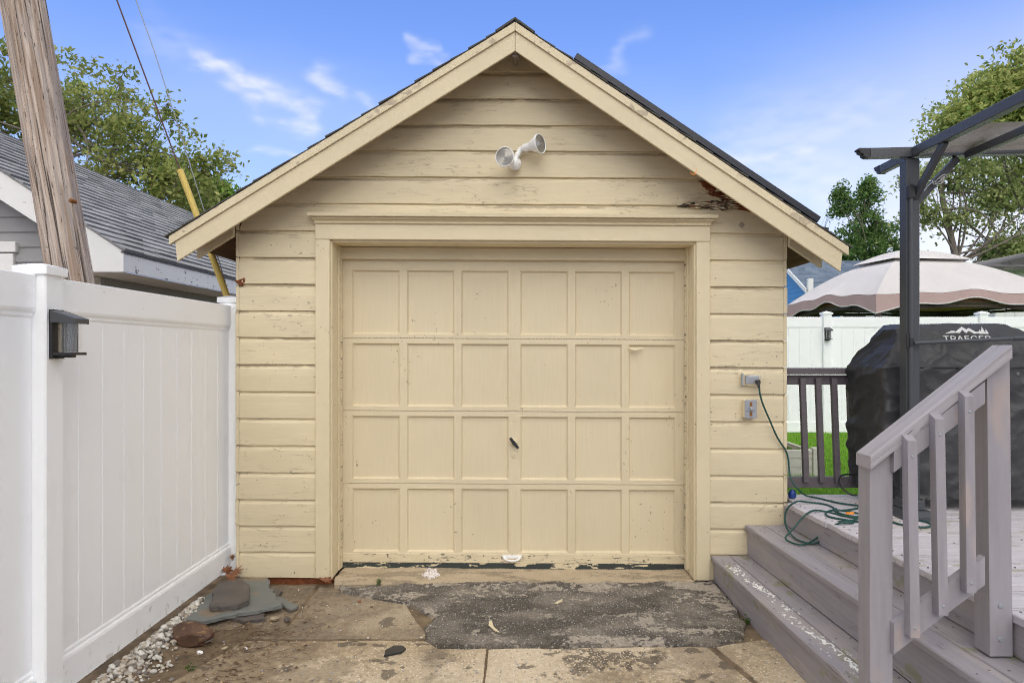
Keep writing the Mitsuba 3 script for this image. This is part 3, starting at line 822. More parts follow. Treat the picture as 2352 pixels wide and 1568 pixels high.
rot_patch([(1615, 415), (1650, 411), (1668, 418), (1660, 432), (1640, 436), (1622, 430)], 1, label_ := 'rotted_board') if False else None
rot_patch([(1606, 412), (1650, 412), (1682, 436), (1660, 441), (1632, 438), (1612, 428)], 1, bsdf='rusty_wood')
rot_patch([(1620, 440), (1690, 441), (1735, 482), (1705, 484), (1682, 464), (1645, 450)], 2, bsdf='rusty_wood')
rot_patch([(1556, 472), (1576, 462), (1636, 457), (1672, 454), (1696, 470), (1670, 482), (1605, 477)], 3)
rot_patch([(542, 645), (562, 643), (566, 652), (552, 660), (543, 658)], 4, bsdf='rusty_wood')
for i in range(46):                                       # splinters standing off the rotten boards
    r = np.random.default_rng(900 + i)
    u, v_ = (r.uniform(1575, 1690), r.uniform(459, 478)) if i < 26 else (r.uniform(1640, 1725), 0)
    if i >= 26: v_ = 436 + (u - 1640) * .42 + r.uniform(-6, 6)
    L = r.uniform(.012, .05); w = r.uniform(.002, .006)
    m = moved(hull([(-L, 0, 0), (L, 0, w * .2), (0, -.006, w), (L * .3, -.004, -w), (0, .01, 0), (-L * .4, -.005, w * .6)]), (gx(u), Y0 - .012 - r.uniform(0, .01), gz(v_)), ry=r.normal(0, .16))
    gpart('splinter', m, ['rotten_wood', 'rusty_wood', 'cream_trim', 'cream_trim'][r.integers(0, 4)])
gpart('peeling_paint', hull([(gx(1451), Y0 + .225, gz(797)), (gx(1470), Y0 + .195, gz(803)), (gx(1495), Y0 + .222, gz(796)), (gx(1468), Y0 + .22, gz(796))]), 'cream_trim')

# ------------------------------------------------------------------ things fixed to the garage
# twin floodlight
fl = thing('floodlight', 'white twin-head floodlight on the gable above the door', 'floodlight')
fb = np.array([gx(1182, Y0), Y0 - .008, gz(376, Y0)])
part(fl, 'base', lathe([(0, -.032), (.034, -.032), (.044, -.026), (.046, -.008), (.046, .012)], fb + np.array([0, .004, 0]), [0, 1, 0], 28), 'white_enamel', smooth=40)
part(fl, 'sensor', lathe([(0, -.045), (.016, -.043), (.028, -.03), (.034, -.012), (.034, .012), (.026, .03), (0, .034)], fb + np.array([.004, -.045, -.022]), [0.1, .5, -.85], 24), 'white_enamel', smooth=40)


def lamp_head(c, ax, r=.066):
    ax = np.asarray(ax, float) / np.linalg.norm(ax)
    prof = [(0, -.125), (.024, -.125), (.029, -.118), (.030, -.075), (.036, -.06), (r * .92, -.008), (r, 0), (r, .012), (r * .95, .014), (r * .90, .010)]
    hd = part(fl, 'lamp_head', lathe(prof, c, ax, 32), 'white_enamel', smooth=40)
    q = [(r * .915, .006)] + [(r * (.9 - .075 * k_), .007 + .004 * (1 - (.9 - .075 * k_) ** 2) + (.0018 if k_ % 2 else 0)) for k_ in range(12)] + [(0, .012)]
    part(hd, 'lens', lathe(q, c, ax, 32), 'lamp_reflector', smooth=25)
    part(fl, 'knuckle', tube(spline([c - ax * .118, c - ax * .15, (c - ax * .15) * .5 + (fb + np.array([0, -.03, .02])) * .5, fb + np.array([0, -.02, .012])], 14), [.024, .024, .020, .017, .021, .017, .021, .017, .021, .017, .021, .019, .024, .024], 14), 'white_enamel', smooth=40)


lamp_head(np.array([gx(1160, 4.56), 4.56, gz(361, 4.56)]), [-.30, -.92, -.10])
lamp_head(np.array([gx(1238, 4.62), 4.62, gz(331, 4.62)]), [.78, -.58, .06])

kn = thing('ceramic_knob', 'round rusty knob under the gable peak', 'knob')
kc = at(1184, 124, 4.53)
scene[kn] = mikit.ply(lathe([(0, -.035), (.012, -.034), (.014, -.02), (.030, -.018), (.034, -.008), (.034, .01), (.02, .03), (.02, .16)], kc, [0, 1, 0], 20), mat('knob_rust', lambda p, n, uv: mix((.25, .22, .19), (.11, .07, .05), fbm(p.x * 60, p.y * 60, p.z * 60, 3)), .7), smooth=40)

hk = at(1598, 386, 4.485)
single('hook', tube(spline([hk + np.array(q) for q in ((0, 0, .012), (.002, 0, -.008), (0, -.002, -.03), (-.010, -.004, -.044), (-.026, -.004, -.042), (-.036, -.004, -.030))], 24), .0035, 8), 'orange_plastic', 'small orange hook hanging under the right rake board', 'hook', smooth=True)
bp = np.array([gx(1703), Y0 - .004, gz(517)])
single('anchor_plate', cat(moved(bx(-.016, .016, -.004, .006, -.016, .016, .003), bp, ry=math.radians(38)), lathe([(0, -.007), (.007, -.007), (.007, 0)], bp, [0, 1, 0], 6)), mat('plate_paint', (.34, .29, .22), .6), 'small square plate turned on its corner, right of the crown moulding', 'plate')

# outlet with bubble cover
oc = thing('outlet_cover', 'clear bubble cover over an outlet on the right-hand siding', 'outlet')
ox, oz = gx(1731, 4.70), gz(872, 4.70)
part(oc, 'box', bx(ox - .075, ox + .055, Y0 - .02, Y0 + .005, oz - .042, oz + .042, .004), 'cream_trim')
part(oc, 'receptacle', bx(ox - .050, ox + .044, Y0 - .034, Y0 - .021, oz - .028, oz + .030, .004), 'grey_metal')
bub = trimesh.creation.icosphere(subdivisions=3)
bv = np.sign(bub.vertices) * np.abs(bub.vertices) ** .45
bub.vertices = bv / np.abs(bv).max(0) * np.array([.068, .05, .044]) + np.array([ox + .008, Y0 - .045, oz])
part(oc, 'bubble', bub, mat('smoky_plastic', (.45, .45, .43), .15, spec_trans=.0) and 'clear_pane', smooth=True)
part(oc, 'hinge', bx(ox - .078, ox - .066, Y0 - .04, Y0 - .019, oz - .046, oz + .046, .003), 'grey_metal')
part(oc, 'plug', lathe([(0, 0), (.016, 0), (.018, .02), (.010, .035), (.006, .06)], [ox + .026, Y0 - .05, oz - .002], [.15, -.2, -1], 14), 'black_rubber', smooth=40)

# switch box
sw = thing('switch_box', 'grey metal switch box with rust stains below the outlet cover', 'switch')
sx_, sz_ = gx(1722, 4.71), gz(939, 4.71)
part(sw, 'box', bx(sx_ - .042, sx_ + .036, Y0 - .045, Y0 + .004, sz_ - .062, sz_ + .062, .003), 'cream_trim')
fp = part(sw, 'faceplate', bx(sx_ - .037, sx_ + .045, Y0 - .053, Y0 - .046, sz_ - .064, sz_ + .064, .003), 'grey_metal')
for s in (-1, 1): part(fp, 'rust_streak', hull([(sx_ + q * .009 + .004, Y0 - .0545, sz_ + s * .034 + w * .014) for q in (-1, 1) for w in (-1, 1)] + [(sx_ + .004, Y0 - .0545, sz_ + s * .016), (sx_ + .004, Y0 - .052, sz_ + s * .034)]), 'rust')
part(sw, 'lever', cat(lathe([(0, -.02), (.011, -.018), (.015, -.008), (.016, 0)], [sx_ + .004, Y0 - .053, sz_ + .004], [0, 1, 0], 16), bx(sx_ - .024, sx_ + .024, Y0 - .064, Y0 - .056, sz_ - .012, sz_ - .002, .002)), 'grey_metal', smooth=35)

# solar panel on the right roof side
sp = thing('solar_panel', 'dark solar panel racked above the right roof slope', 'solar panel')
e = np.array([1, 0, -SR]) / math.hypot(1, SR); nn = np.array([SR, 0, 1]) / math.hypot(1, SR)
q0 = at(1308, 135, 4.56); q1 = at(1868, 497, 4.56)
q0[2] = float(roof_z(q0[0])) - SHEAR * q0[0]; q1[2] = float(roof_z(q1[0])) - SHEAR * q1[0]


def slope_box(a, b, h0, h1, y0, y1):
    c = [a + nn * h0, b + nn * h0, b + nn * h1, a + nn * h1]
    return prism([(p_[0], p_[2]) for p_ in c][::-1], y0, y1)


part(sp, 'frame', slope_box(q0, q1, .055, .095, 4.56, 5.58), 'solar_frame')
part(sp, 'glass', slope_box(q0 + e * .02, q1 - e * .02, .0955, .0975, 4.58, 5.56), 'solar_glass')
for t in (.22, .75): part(sp, 'rail', slope_box(q0 + (q1 - q0) * t, q0 + (q1 - q0) * (t + .02), .018, .054, 4.575, 5.6), 'solar_frame')
qb = q1 + e * .035
part(sp, 'bracket', prism([((qb + d1 * e + d2 * nn)[0], (qb + d1 * e + d2 * nn)[2]) for d1, d2 in ((0, .02), (.075, .02), (.055, .072), (0.0, .05))], 4.58, 4.66), 'solar_frame')

# ------------------------------------------------------------------ left fence
FX = -2.04                             # face of the rails
fen = thing('vinyl_fence', 'white vinyl privacy fence on the left running up to the garage', 'fence')


def rail_profile(z0, z1, flip):
    """(x, z) outline of a rail with an ogee along its inner edge"""
    pr = [(FX - .044, z0), (FX - .002, z0), (FX, z0 + .002), (FX, z1 - .045), (FX - .004, z1 - .032), (FX - .010, z1 - .026), (FX - .011, z1 - .012), (FX - .018, z1), (FX - .044, z1)]
    return pr if not flip else [(x, z0 + z1 - z) for x, z in pr][::-1]


def fence_panel(y0, y1, n):
    part(fen, 'rail', prism(rail_profile(1.715, 1.900, True), y0, y1), 'white_vinyl')
    part(fen, 'rail', prism(rail_profile(.055, .240, False), y0, y1), 'white_vinyl')
    w = (y1 - y0) / n
    for i in range(n):
        a, b = y0 + i * w, y0 + (i + 1) * w
        pts = [(FX - .034, a), (FX - .021, a), (FX - .016, a + .004), (FX - .016, b - .004), (FX - .021, b), (FX - .034, b)]
        part(fen, 'board', prism(Polygon(pts), .2, 1.75, 'z'), 'white_vinyl')


def fence_post(y0, y1, top=1.922):
    p_ = part(fen, 'post', bx(-2.125, -2.0, y0, y1, -.1, top, .006), 'white_vinyl')
    c = (-2.0625, (y0 + y1) / 2)
    part(p_, 'cap', cat(bx(-2.137, -1.988, y0 - .012, y1 + .012, top - .02, top + .018, .003),
                        hull([(c[0] + sx * .0745, c[1] + sy * (y1 - y0 + .024) / 2, top + .018) for sx in (-1, 1) for sy in (-1, 1)] + [(c[0] + sx * .02, c[1] + sy * .02, top + .032) for sx in (-1, 1) for sy in (-1, 1)])), 'white_vinyl')


fence_post(2.877, 2.992)
fence_panel(2.994, 4.815, 10)
fence_post(4.817, 4.935, 1.94)
fence_panel(1.05, 2.875, 10)
fence_post(.932, 1.048)


def lantern(c, s, d, label):
    """solar wall lantern: c on the wall, s = outward, d = sideways (both horizontal)"""
    k = thing('wall_lantern', label, 'wall lantern', 'solar lanterns on the white fences')
    s, d, up = np.asarray(s, float), np.asarray(d, float), np.array([0, 0, 1.0])
    P = lambda a, b, z: np.asarray(c) + s * a + d * b + up * z
    blk = lambda a0, a1, b0, b1, z0, z1: hull([P(a, b, z) for a in (a0, a1) for b in (b0, b1) for z in (z0, z1)])
    part(k, 'backplate', blk(0, .014, -.038, .038, -.105, .105), 'black_plastic')
    part(k, 'hood', hull([P(.012, b, z) for b in (-.05, .05) for z in (.05, .1)] + [P(.116, b, z) for b in (-.047, .047) for z in (.044, .066)] + [P(.03, b, .1) for b in (-.03, .03)]), 'charcoal_metal')
    part(k, 'solar_cell', hull([P(.04, b, z) for b in (-.028, .028) for z in (.094, .0965)] + [P(.10, b, z) for b in (-.028, .028) for z in (.068, .0705)]), 'solar_glass')
    part(k, 'foot', cat(blk(.02, .108, -.044, .044, -.09, -.078), blk(.0, .08, -.015, .015, -.1, -.09)), 'black_plastic')
    cyl = P(.066, 0, 0)
    part(k, 'glass', lathe([(.043, -.077), (.043, .05)], cyl, up, 24), 'clear_pane', smooth=True)
    part(k, 'core', lathe([(.020, -.076), (.020, .05)], cyl, up, 18), 'white_enamel', smooth=True)
    # perforated sleeve: a grid of bars round the core
    bars = [tube([cyl + np.array([math.cos(a) * .027, math.sin(a) * .027, -.077]), cyl + np.array([math.cos(a) * .027, math.sin(a) * .027, .05])], .0022, 4) for a in np.arange(16) * np.pi / 8]
    bars += [lathe([(.0255, z - .002), (.0285, z - .002), (.0285, z + .002), (.0255, z + .002)], cyl, up, 16) for z in np.linspace(-.07, .045, 14)]
    part(k, 'sleeve', cat(*bars), 'charcoal_metal')


lantern([-2.0, 2.935, 1.652], [1, 0, 0], [0, 1, 0], 'black solar lantern on the near post of the left white fence')

# ------------------------------------------------------------------ utility pole and guys
po = thing('utility_pole', 'leaning weathered wooden utility pole behind the left fence', 'utility pole')


def pole_fn(u, v):
    a, z = u * 2 * np.pi, -.2 + v * 7.5
    r = .150 - .0022 * z
    gr = meshkit.fbm(np.stack([np.cos(a) * 5, np.sin(a) * 5, z * .45], -1), 4, seed=8) - .5
    gr2 = meshkit.fbm(np.stack([np.cos(a) * 16, np.sin(a) * 16, z * 1.0], -1), 3, seed=18) - .5
    kn = np.exp(-(((z - 3.0) / .12) ** 2 + ((np.mod(a - 4.6 + np.pi, 2 * np.pi) - np.pi) / .5) ** 2)) * .012
    r = r + gr * .014 + gr2 * .008 + kn
    return -2.90 - .1714 * z + r * np.cos(a), 4.95 + r * np.sin(a), z


part(po, 'shaft', grid(140, 240, pole_fn), 'pole_wood', smooth=True)
bo = at(163, 461, 4.81)
part(po, 'bolt', lathe([(0, -.012), (.012, -.01), (.016, -.002), (.016, .04)], bo, [0.1, 1, 0], 12), 'rust', smooth=40)
gw = thing('guy_wire', 'dark guy wire with a yellow guard sleeve left of the garage', 'guy wire')
g0, g1 = at(520, 677, 5.2), at(268, 0, 4.98)
dv = g1 - g0
foot = g0 - dv * ((g0[2] + .08) / dv[2])
part(gw, 'cable', tube([foot, g0, g0 + dv * 2.2], .0055, 6), 'red_cable')
a_, b_ = foot + dv * .05, at(410, 390, 5.1)
b_ = g0 + dv * ((b_[2] - g0[2]) / dv[2])
part(gw, 'guard_sleeve', tube(np.linspace(a_, b_, 6), .024, 12), 'yellow_plastic', smooth=40)
g0, g1 = at(519, 655, 5.24), at(312, 0, 5.0)
pts = [at(u, v_, 5.24 - .24 * (1 - v_ / 655)) for u, v_ in ((527, 690), (519, 655), (467, 478), (400, 262), (355, 120), (312, 0))]
pts = [pts[0] + (pts[0] - pts[1]) * 9] + pts + [pts[-1] + (pts[-1] - pts[-2]) * 6]
single('cable', tube(pts, .0035, 6), 'steel_cable', 'thin grey cable beside the guarded guy wire', 'cable')

# ------------------------------------------------------------------ neighbour's garage on the left
nb = thing('neighbour_garage', 'grey-sided outbuilding with grey shingle roof and white eaves', 'outbuilding')
NY0, NY1, EX, EZ, PIT = 6.3, 13.5, -3.66, 2.53, .65
RX, RZ = -6.25, 2.53 + .65 * 2.59
n_ = math.hypot(1, PIT)
roof = part(nb, 'roof', prism([(EX, EZ - .02), (RX, RZ - .02), (2 * RX - EX, EZ - .02), (2 * RX - EX, EZ - .06), (RX, RZ - .06), (EX, EZ - .06)][::-1], NY0 + .01, NY1), 'raw_sheathing')
L = 2.59 * n_
tab = {}
edir = np.array([-1, 0, PIT]) / n_; ndir = np.array([PIT, 0, 1]) / n_
extra = []
count = 0
for c in range(int(L / .14) + 1):
    for j in range(24):
        r = random.Random(c * 100 + j)
        y = NY0 - .02 + j * .31 - (c % 3) * .103
        ya, yb = max(y, NY0 - .02), y + .307
        if yb <= ya + .02: continue
        a, b = c * .14 - .02, min(c * .14 + .15, L)
        t = .018 + r.uniform(0, .010)
        base = np.array([EX, 0, EZ - .018])
        m = hull([base + edir * s + ndir * h_ + np.array([0, q, 0]) for s, h_ in ((a, 0), (a, t), (b, .002), (b, -.004)) for q in (ya, yb)])
        if c < 22 and j < 13 and count < 290:
            part(roof, 'shingle', m, 'grey_shingle'); count += 1
        else: extra.append(m)
part(roof, 'far_shingles', cat(*extra), 'grey_shingle', kind='stuff')
part(nb, 'roof_slope', prism([(RX, RZ), (2 * RX - EX, EZ), (2 * RX - EX, EZ - .015), (RX, RZ - .015)][::-1], NY0, NY1), 'grey_shingle')
part(nb, 'rake_board', prism([(EX, EZ - .03), (RX, RZ - .03), (RX, RZ - .30), (EX - .45, EZ + .45 * PIT - .29), (EX - .45, EZ - .22), (EX, EZ - .22)][::-1], NY0 - .004, NY0 + .03), 'white_paint')
part(nb, 'fascia', bx(EX - .02, EX, NY0 + .001, NY1, EZ - .215, EZ - .045, .002), 'fascia_paint', label='white eave fascia with dark flaking spots')
for i in range(8): part(nb, 'soffit', bx(EX - .47 + i * .056, EX - .47 + i * .056 + .051, NY0 + .03, NY1, EZ - .225, EZ - .215, .003), 'white_paint')
part(nb, 'drip_edge', bx(EX - .02, EX + .012, NY0 - .012, NY1, EZ - .043, EZ - .03), 'charcoal_metal')
WX = EX - .47
part(nb, 'wall', bx(WX - .1, WX, NY0 + .35, NY1, -.1, EZ - .2), 'grey_siding')
GW = NY0 + .30
part(nb, 'wall', prism([(WX - .01, -.1), (WX - .01, EZ - .1), (RX, RZ - .25), (2 * RX - WX, EZ - .1), (2 * RX - WX, -.1)][::-1], GW + .02, GW + .1), 'grey_siding')
for i in range(26):                                    # lap siding of the gable
    a, b = .12 + i * .145, .12 + (i + 1) * .145
    zt = lambda x: EZ - .12 + (EX - x) * PIT
    xr_ = min(WX - .0, EX - (b - EZ + .12) / PIT if b > EZ - .12 else WX)
    if xr_ < RX + .1: break
    part(nb, 'plank', hull([(x, y, z) for x in (2 * RX - xr_, xr_) for y, z in ((GW + .02, a), (GW - .004, a), (GW + .012, b), (GW + .02, b))]), 'grey_siding')
part(nb, 'corner_post', bx(WX - .09, WX + .012, GW - .016, GW + .14, -.1, EZ - .23, .003), 'white_paint')
tx = gx(35, GW)
part(nb, 'door_trim', bx(tx - .9, tx, GW - .03, GW + .01, -.1, gz(583, GW), .004), 'white_paint')
part(nb, 'door_trim', bx(tx - .92, tx + .03, GW - .04, GW + .01, gz(580, GW), gz(556, GW), .004), 'white_paint')
for k_, (ya, yb) in enumerate(((6.95, 8.2), (9.0, 10.2))):
    w_ = part(nb, 'window', bx(WX - .02, WX + .025, ya, yb, 1.0, EZ - .27, .004), 'white_paint' if k_ else 'soffit')
    part(w_, 'pane', bx(WX + .02, WX + .029, ya + .06, yb - .06, 1.06, EZ - .32), 'window_dark')
part(nb, 'frieze', bx(WX, WX + .03, NY0 + .4, NY1, EZ - .31, EZ - .23, .003), 'grey_siding')

# ------------------------------------------------------------------ deck and steps
def dk(u, v, w): return np.array([DX + u + ROT * v, DY - v + ROT * u * 0, w + RISE * v])


def dbox(u0, u1, v0, v1, w0, w1, b=.004):
    m = bx(u0, u1, v0, v1, w0, w1, b)
    p_ = m.vertices
    m.vertices = np.stack([DX + p_[:, 0] + ROT * p_[:, 1], DY - p_[:, 1], p_[:, 2] + RISE * p_[:, 1]], 1)
    m.invert()
    return m


deck = thing('deck', 'grey painted wooden deck with three steps right of the garage', 'deck')
W1, W2, W3 = .159, .374, .544
VE = 3.6
part(deck, 'riser', dbox(.018, .045, .004, VE, -.06, W1 - .036), 'deck_stain')
part(deck, 'tread', dbox(0, .128, .004, VE, W1 - .034, W1, .006), 'splattered_tread', label='bottom step front board flecked with white paint')
part(deck, 'tread', dbox(.134, .262, .004, VE, W1 - .034, W1 - .001, .005), 'splattered_tread')
part(deck, 'riser', dbox(.254, .28, .004, .842, W1 + .002, W2 - .036), 'deck_stain')
part(deck, 'riser', dbox(.254, .28, .845, VE, W1 + .002, W2 - .036), 'deck_stain')
part(deck, 'tread', dbox(.236, .363, .004, VE, W2 - .034, W2, .006), 'deck_stain')
part(deck, 'tread', dbox(.369, .53, .004, VE, W2 - .034, W2 - .001, .005), 'deck_stain')
part(deck, 'riser', dbox(.508, .535, .004, VE, W2 + .002, W3 - .036), 'deck_stain')
NB = 26
for i in range(NB):
    r = random.Random(40 + i)
    v0 = -.2 + i * .142
    v1 = v0 + .138
    u0 = .49 + r.uniform(-.006, .008) if v0 > 0.0 else (.49 if v1 > .1 else .56)
    part(deck, 'deck_board', dbox(max(u0, .56) if v0 < 0 else u0, 3.9, max(v0, -.2), v1, W3 - .034, W3 + r.uniform(-.002, .002), .004), 'board_stain')
for j in range(9):                                            # screw heads along the treads and deck boards
    v_ = .18 + j * .41
    for u_, w in ((.03, W1), (.10, W1), (.165, W1), (.235, W1), (.27, W2), (.335, W2), (.40, W2), (.475, W2)):
        c_ = dk(u_ + random.uniform(-.006, .006), v_ + random.uniform(-.02, .02), w)
        part(deck, 'screw', lathe([(0, .0012), (.0042, .001), (.0055, -.001)], c_, [0, 0, 1], 8), 'dark_stain')
for i in range(1, NB):
    for u_ in (.54, .95, 1.36):
        for dv_ in (.03, .108):
            part(deck, 'screw', lathe([(0, .0022), (.0042, .002), (.0055, -.002)], dk(u_, -.2 + i * .142 + dv_, W3 + .001), [0, 0, 1], 8), 'dark_stain')
part(deck, 'joist', dbox(.6, 3.9, -.19, -.15, .2, W3 - .036), 'dark_stain')
part(deck, 'joist', dbox(.6, 3.9, VE - .1, VE - .06, .0, W3 - .036), 'dark_stain')

# stair railing
sr = thing('stair_railing', 'grey wooden stair railing with three balusters on the near side of the steps', 'railing')
hz = lambda x: 1.129 + .787 * (x - 1.335)


def post_prism(x0, x1, y0, y1, zb_, zt, bsdf, lean_=0.0):
    m = prism([(x0 + lean_, zb_), (x1 + lean_, zb_), (x1, zt(x1)), (x0, zt(x0))], y0, y1)
    return part(sr, 'post', m, bsdf)


post_prism(1.347, 1.434, 2.63, 2.72, -.1, lambda x: hz(x) - .001, 'rail_stain')
post_prism(1.798, 1.885, 2.63, 2.72, .405, lambda x: hz(x) - .001, 'rail_stain', .012)
hr = prism([(1.335, 1.129), (1.874, 1.129 + .787 * .539), (1.874, 1.129 + .787 * .539 + .050), (1.335, 1.179)], 2.60, 2.715)
hr = hull(np.vstack([[(x, y, z + (-.004 if (y < 2.605 or y > 2.71) and t else 0)) for x, z, t in ((1.335, 1.129, 0), (1.335, 1.179, 1), (1.874, 1.553, 0), (1.874, 1.603, 1))] for y in (2.60, 2.605, 2.71, 2.715)]))
part(sr, 'handrail', hr, 'handrail_stain')
for (z0a, z0b, z1a, z1b) in ((1.200, 1.118, 1.463, 1.381), (.543, .425, .797, .690)):
    part(sr, 'rail', prism([(1.425, z0b), (1.772, z1b), (1.772, z1a), (1.425, z0a)], 2.603, 2.636), 'rail_stain')
for x, zt, zl, l_ in ((1.453, 1.245, .505, .012), (1.557, 1.327, .588, .014), (1.668, 1.412, .673, .008)):
    y0_, y1_ = 2.562, 2.602
    w_ = .036
    p8 = []
    for y, zo in ((y0_, 0), (y1_, .018)):
        for dx in (0, w_):
            p8.append((x + dx, y, zt + (zo if y == y1_ else -.002)))
            p8.append((x + dx + l_, y, zl + (0 if y == y1_ else .0)))
    b_ = part(sr, 'baluster', hull(p8), 'rail_stain')
    for zz in (zt - .06, zl + .035):
        part(b_, 'screw', lathe([(0, -.003), (.0045, -.002), (.006, 0), (.006, .004)], [x + w_ / 2 + l_ * (zt - zz) / (zt - zl), y0_ - .0005, zz], [0, 1, 0], 10), 'grey_metal', smooth=40)
for zz in (.47, .60): part(sr, 'screw', lathe([(0, -.004), (.009, -.003), (.011, 0), (.011, .004)], [1.85, 2.629, zz], [0, 1, 0], 10), 'grey_metal', smooth=40)

# back railing of the deck
br = thing('deck_railing', 'dark grey deck railing between the garage corner and the grill', 'railing')
YR = 4.93
zr = lambda v_: gz(v_, YR)
part(br, 'cap_rail', bx(1.87, 4.9, YR - .05, YR + .09, zr(859), zr(845), .004), 'dark_stain')
part(br, 'rail', bx(1.87, 4.9, YR - .0, YR + .038, zr(883), zr(861.5), .003), 'dark_stain')
part(br, 'rail', bx(1.87, 4.9, YR - .0, YR + .038, zr(1120), zr(1095), .003), 'dark_stain')
part(br, 'post', bx(1.865, 1.90, YR - .04, YR + .05, .3, zr(845), .003), 'dark_stain')
part(br, 'post', bx(3.9, 3.99, YR + .04, YR + .13, .3, zr(860), .003), 'dark_stain')
for i in range(18):
    u_ = 1836.5 + 36 * i
    x = gx(u_, YR - .02)
    part(br, 'baluster', hull([(x + dx + s, y, z) for z, s in ((zr(868), 0), (zr(1105), .028)) for dx in (0, .038) for y in (YR - .036, YR - .001)]), 'dark_stain')

# ------------------------------------------------------------------ pergola
pg = thing('pergola', 'charcoal metal pergola corner with braces and pale shade canopy', 'pergola')
part(pg, 'post', bx(2.389, 2.473, 4.222, 4.305, .58, 2.772, .006), 'charcoal_metal')
for xx, yy in ((5.05, 4.222), (2.389, 1.28), (5.05, 1.28)): part(pg, 'post', bx(xx, xx + .084, yy, yy + .083, .55 if yy > 2 else .56, 2.772 + (.06 if xx > 5 else 0), .006), 'charcoal_metal')
base = hull([(x, y, z) for z, k_ in ((.548, 0), (.570, 0)) for x in (2.335, 2.555) for y in (4.12, 4.40)])
part(pg, 'base_plate', cat(base, hull([(x, y, .571) for x in (2.345, 2.545) for y in (4.13, 4.39)] + [(x, y, .60) for x in (2.365, 2.515) for y in (4.165, 4.36)]), bx(2.372, 2.49, 4.20, 4.325, .601, .66, .004)), 'charcoal_metal')
zA0, zA1 = 2.775, 2.833
endcap = [(0, 0), (.0, .058), (-.07, .058), (-.078, .050), (-.070, .044), (-.062, .040), (-.064, .032), (-.052, .026), (-.040, .022), (-.042, .012), (-.028, .004), (-.02, 0)]
bmA = prism([(2.165, zA0), (5.2, zA0 + .075), (5.2, zA1 + .075), (2.165, zA1)], 4.215, 4.268)
part(pg, 'beam', bmA, 'charcoal_metal')
part(pg, 'end_cap', prism([(2.163 + x, zA0 + z) for x, z in endcap], 4.216, 4.267), 'black_plastic')
part(pg, 'beam', bx(2.418, 2.470, 1.2, 4.214, zA0 + .004, zA1 + .006, .004), 'charcoal_metal')
part(pg, 'beam', bx(2.420, 2.468, 4.269, 4.60, zA0 + .002, zA1, .004), 'charcoal_metal')
part(pg, 'end_cap', prism([(4.602 - x, zA0 + z) for x, z in endcap], 2.421, 2.467, 'x'), 'black_plastic')
for x in (2.76, 3.2, 3.65, 4.1): part(pg, 'rafter', bx(x - .02, x + .02, 1.2, 4.30, zA1 - .012 + (x - 2.165) * .0247, zA1 + .03 + (x - 2.165) * .0247, .004) if x > 2.8 else bx(x - .021, x + .021, 1.2, 4.212, zA0 - .012, zA0 + .035, .004), 'charcoal_metal')


def bar(a, b, w, h, up=(0, 1, 0)):
    a, b = np.asarray(a, float), np.asarray(b, float)
    t = (b - a) / np.linalg.norm(b - a)
    s = np.cross(t, up); s /= np.linalg.norm(s)
    q = np.cross(s, t)
    return hull([p_ + s * i * w / 2 + q * j * h / 2 for p_ in (a, b) for i in (-1, 1) for j in (-1, 1)])


part(pg, 'brace', bar((2.444, 4.23, 2.53), (2.444, 3.93, 2.785), .04, .03, (1, 0, 0)), 'charcoal_metal')
part(pg, 'brace', bar((2.46, 4.245, 2.50), (2.715, 4.245, 2.775), .04, .03), 'charcoal_metal')
part(pg, 'canopy', grid(60, 14, lambda u, v: (2.474 + 2.4 * u, 3.93 + .27 * v, 2.782 + .012 + (.13 * np.sin(np.clip(u * 4.8, 0, 1) * np.pi / 2) + .02 * np.sin(u * 26)) * (1 - v) + .075 * u * v + .012 * np.sin(v * 9))), 'shade_cloth', smooth=True)
pipe = part(pg, 'pipe', tube([(2.402, 4.198, .66), (2.402, 4.198, 2.56)], .012, 12), 'charcoal_metal', smooth=40)
part(pipe, 'clamp', bx(2.383, 2.426, 4.182, 4.221, 2.515, 2.60, .006), 'black_plastic')
part(pipe, 'clamp', cat(bx(2.388, 2.416, 4.184, 4.214, 1.605, 1.66, .004), bx(2.373, 2.388, 4.19, 4.206, 1.60, 1.685, .003)), 'black_plastic')
part(pg, 'curtain_rod', tube([(2.414, 4.185, 1.628), (3.02, 4.185, 1.657), (3.021, 4.185, 1.657), (5.0, 4.185, 1.755)], [.011, .011, .014, .014], 12), 'charcoal_metal', smooth=40)
tc = np.array([2.575, 4.22, 2.625])
single('tie_string', cat(*[tube(spline([tc + np.array([math.cos(a) * .028 + i * .008, math.sin(a) * .03 - .01, math.sin(a + .6 + i) * .024 + i * .006]) for a in np.linspace(0, 6.0, 9)], 30), .0028, 6) for i in range(3)] + [tube(spline([tc + np.array([-.02, -.02, 0]), tc + np.array([-.055, -.02, -.02]), tc + np.array([-.085, -.01, -.06])], 12), .0025, 6)]), 'print_white', 'white string tied round the pergola brace', 'string', smooth=True)

# ------------------------------------------------------------------ covered grill
gl = thing('covered_grill', 'large grill under a creased black fabric cover on the deck', 'grill')
GX0, GX1, GY0, GY1 = 2.36, 3.70, 4.37, 4.89
ZB, ZS, ZT = .63, 1.475, 1.762
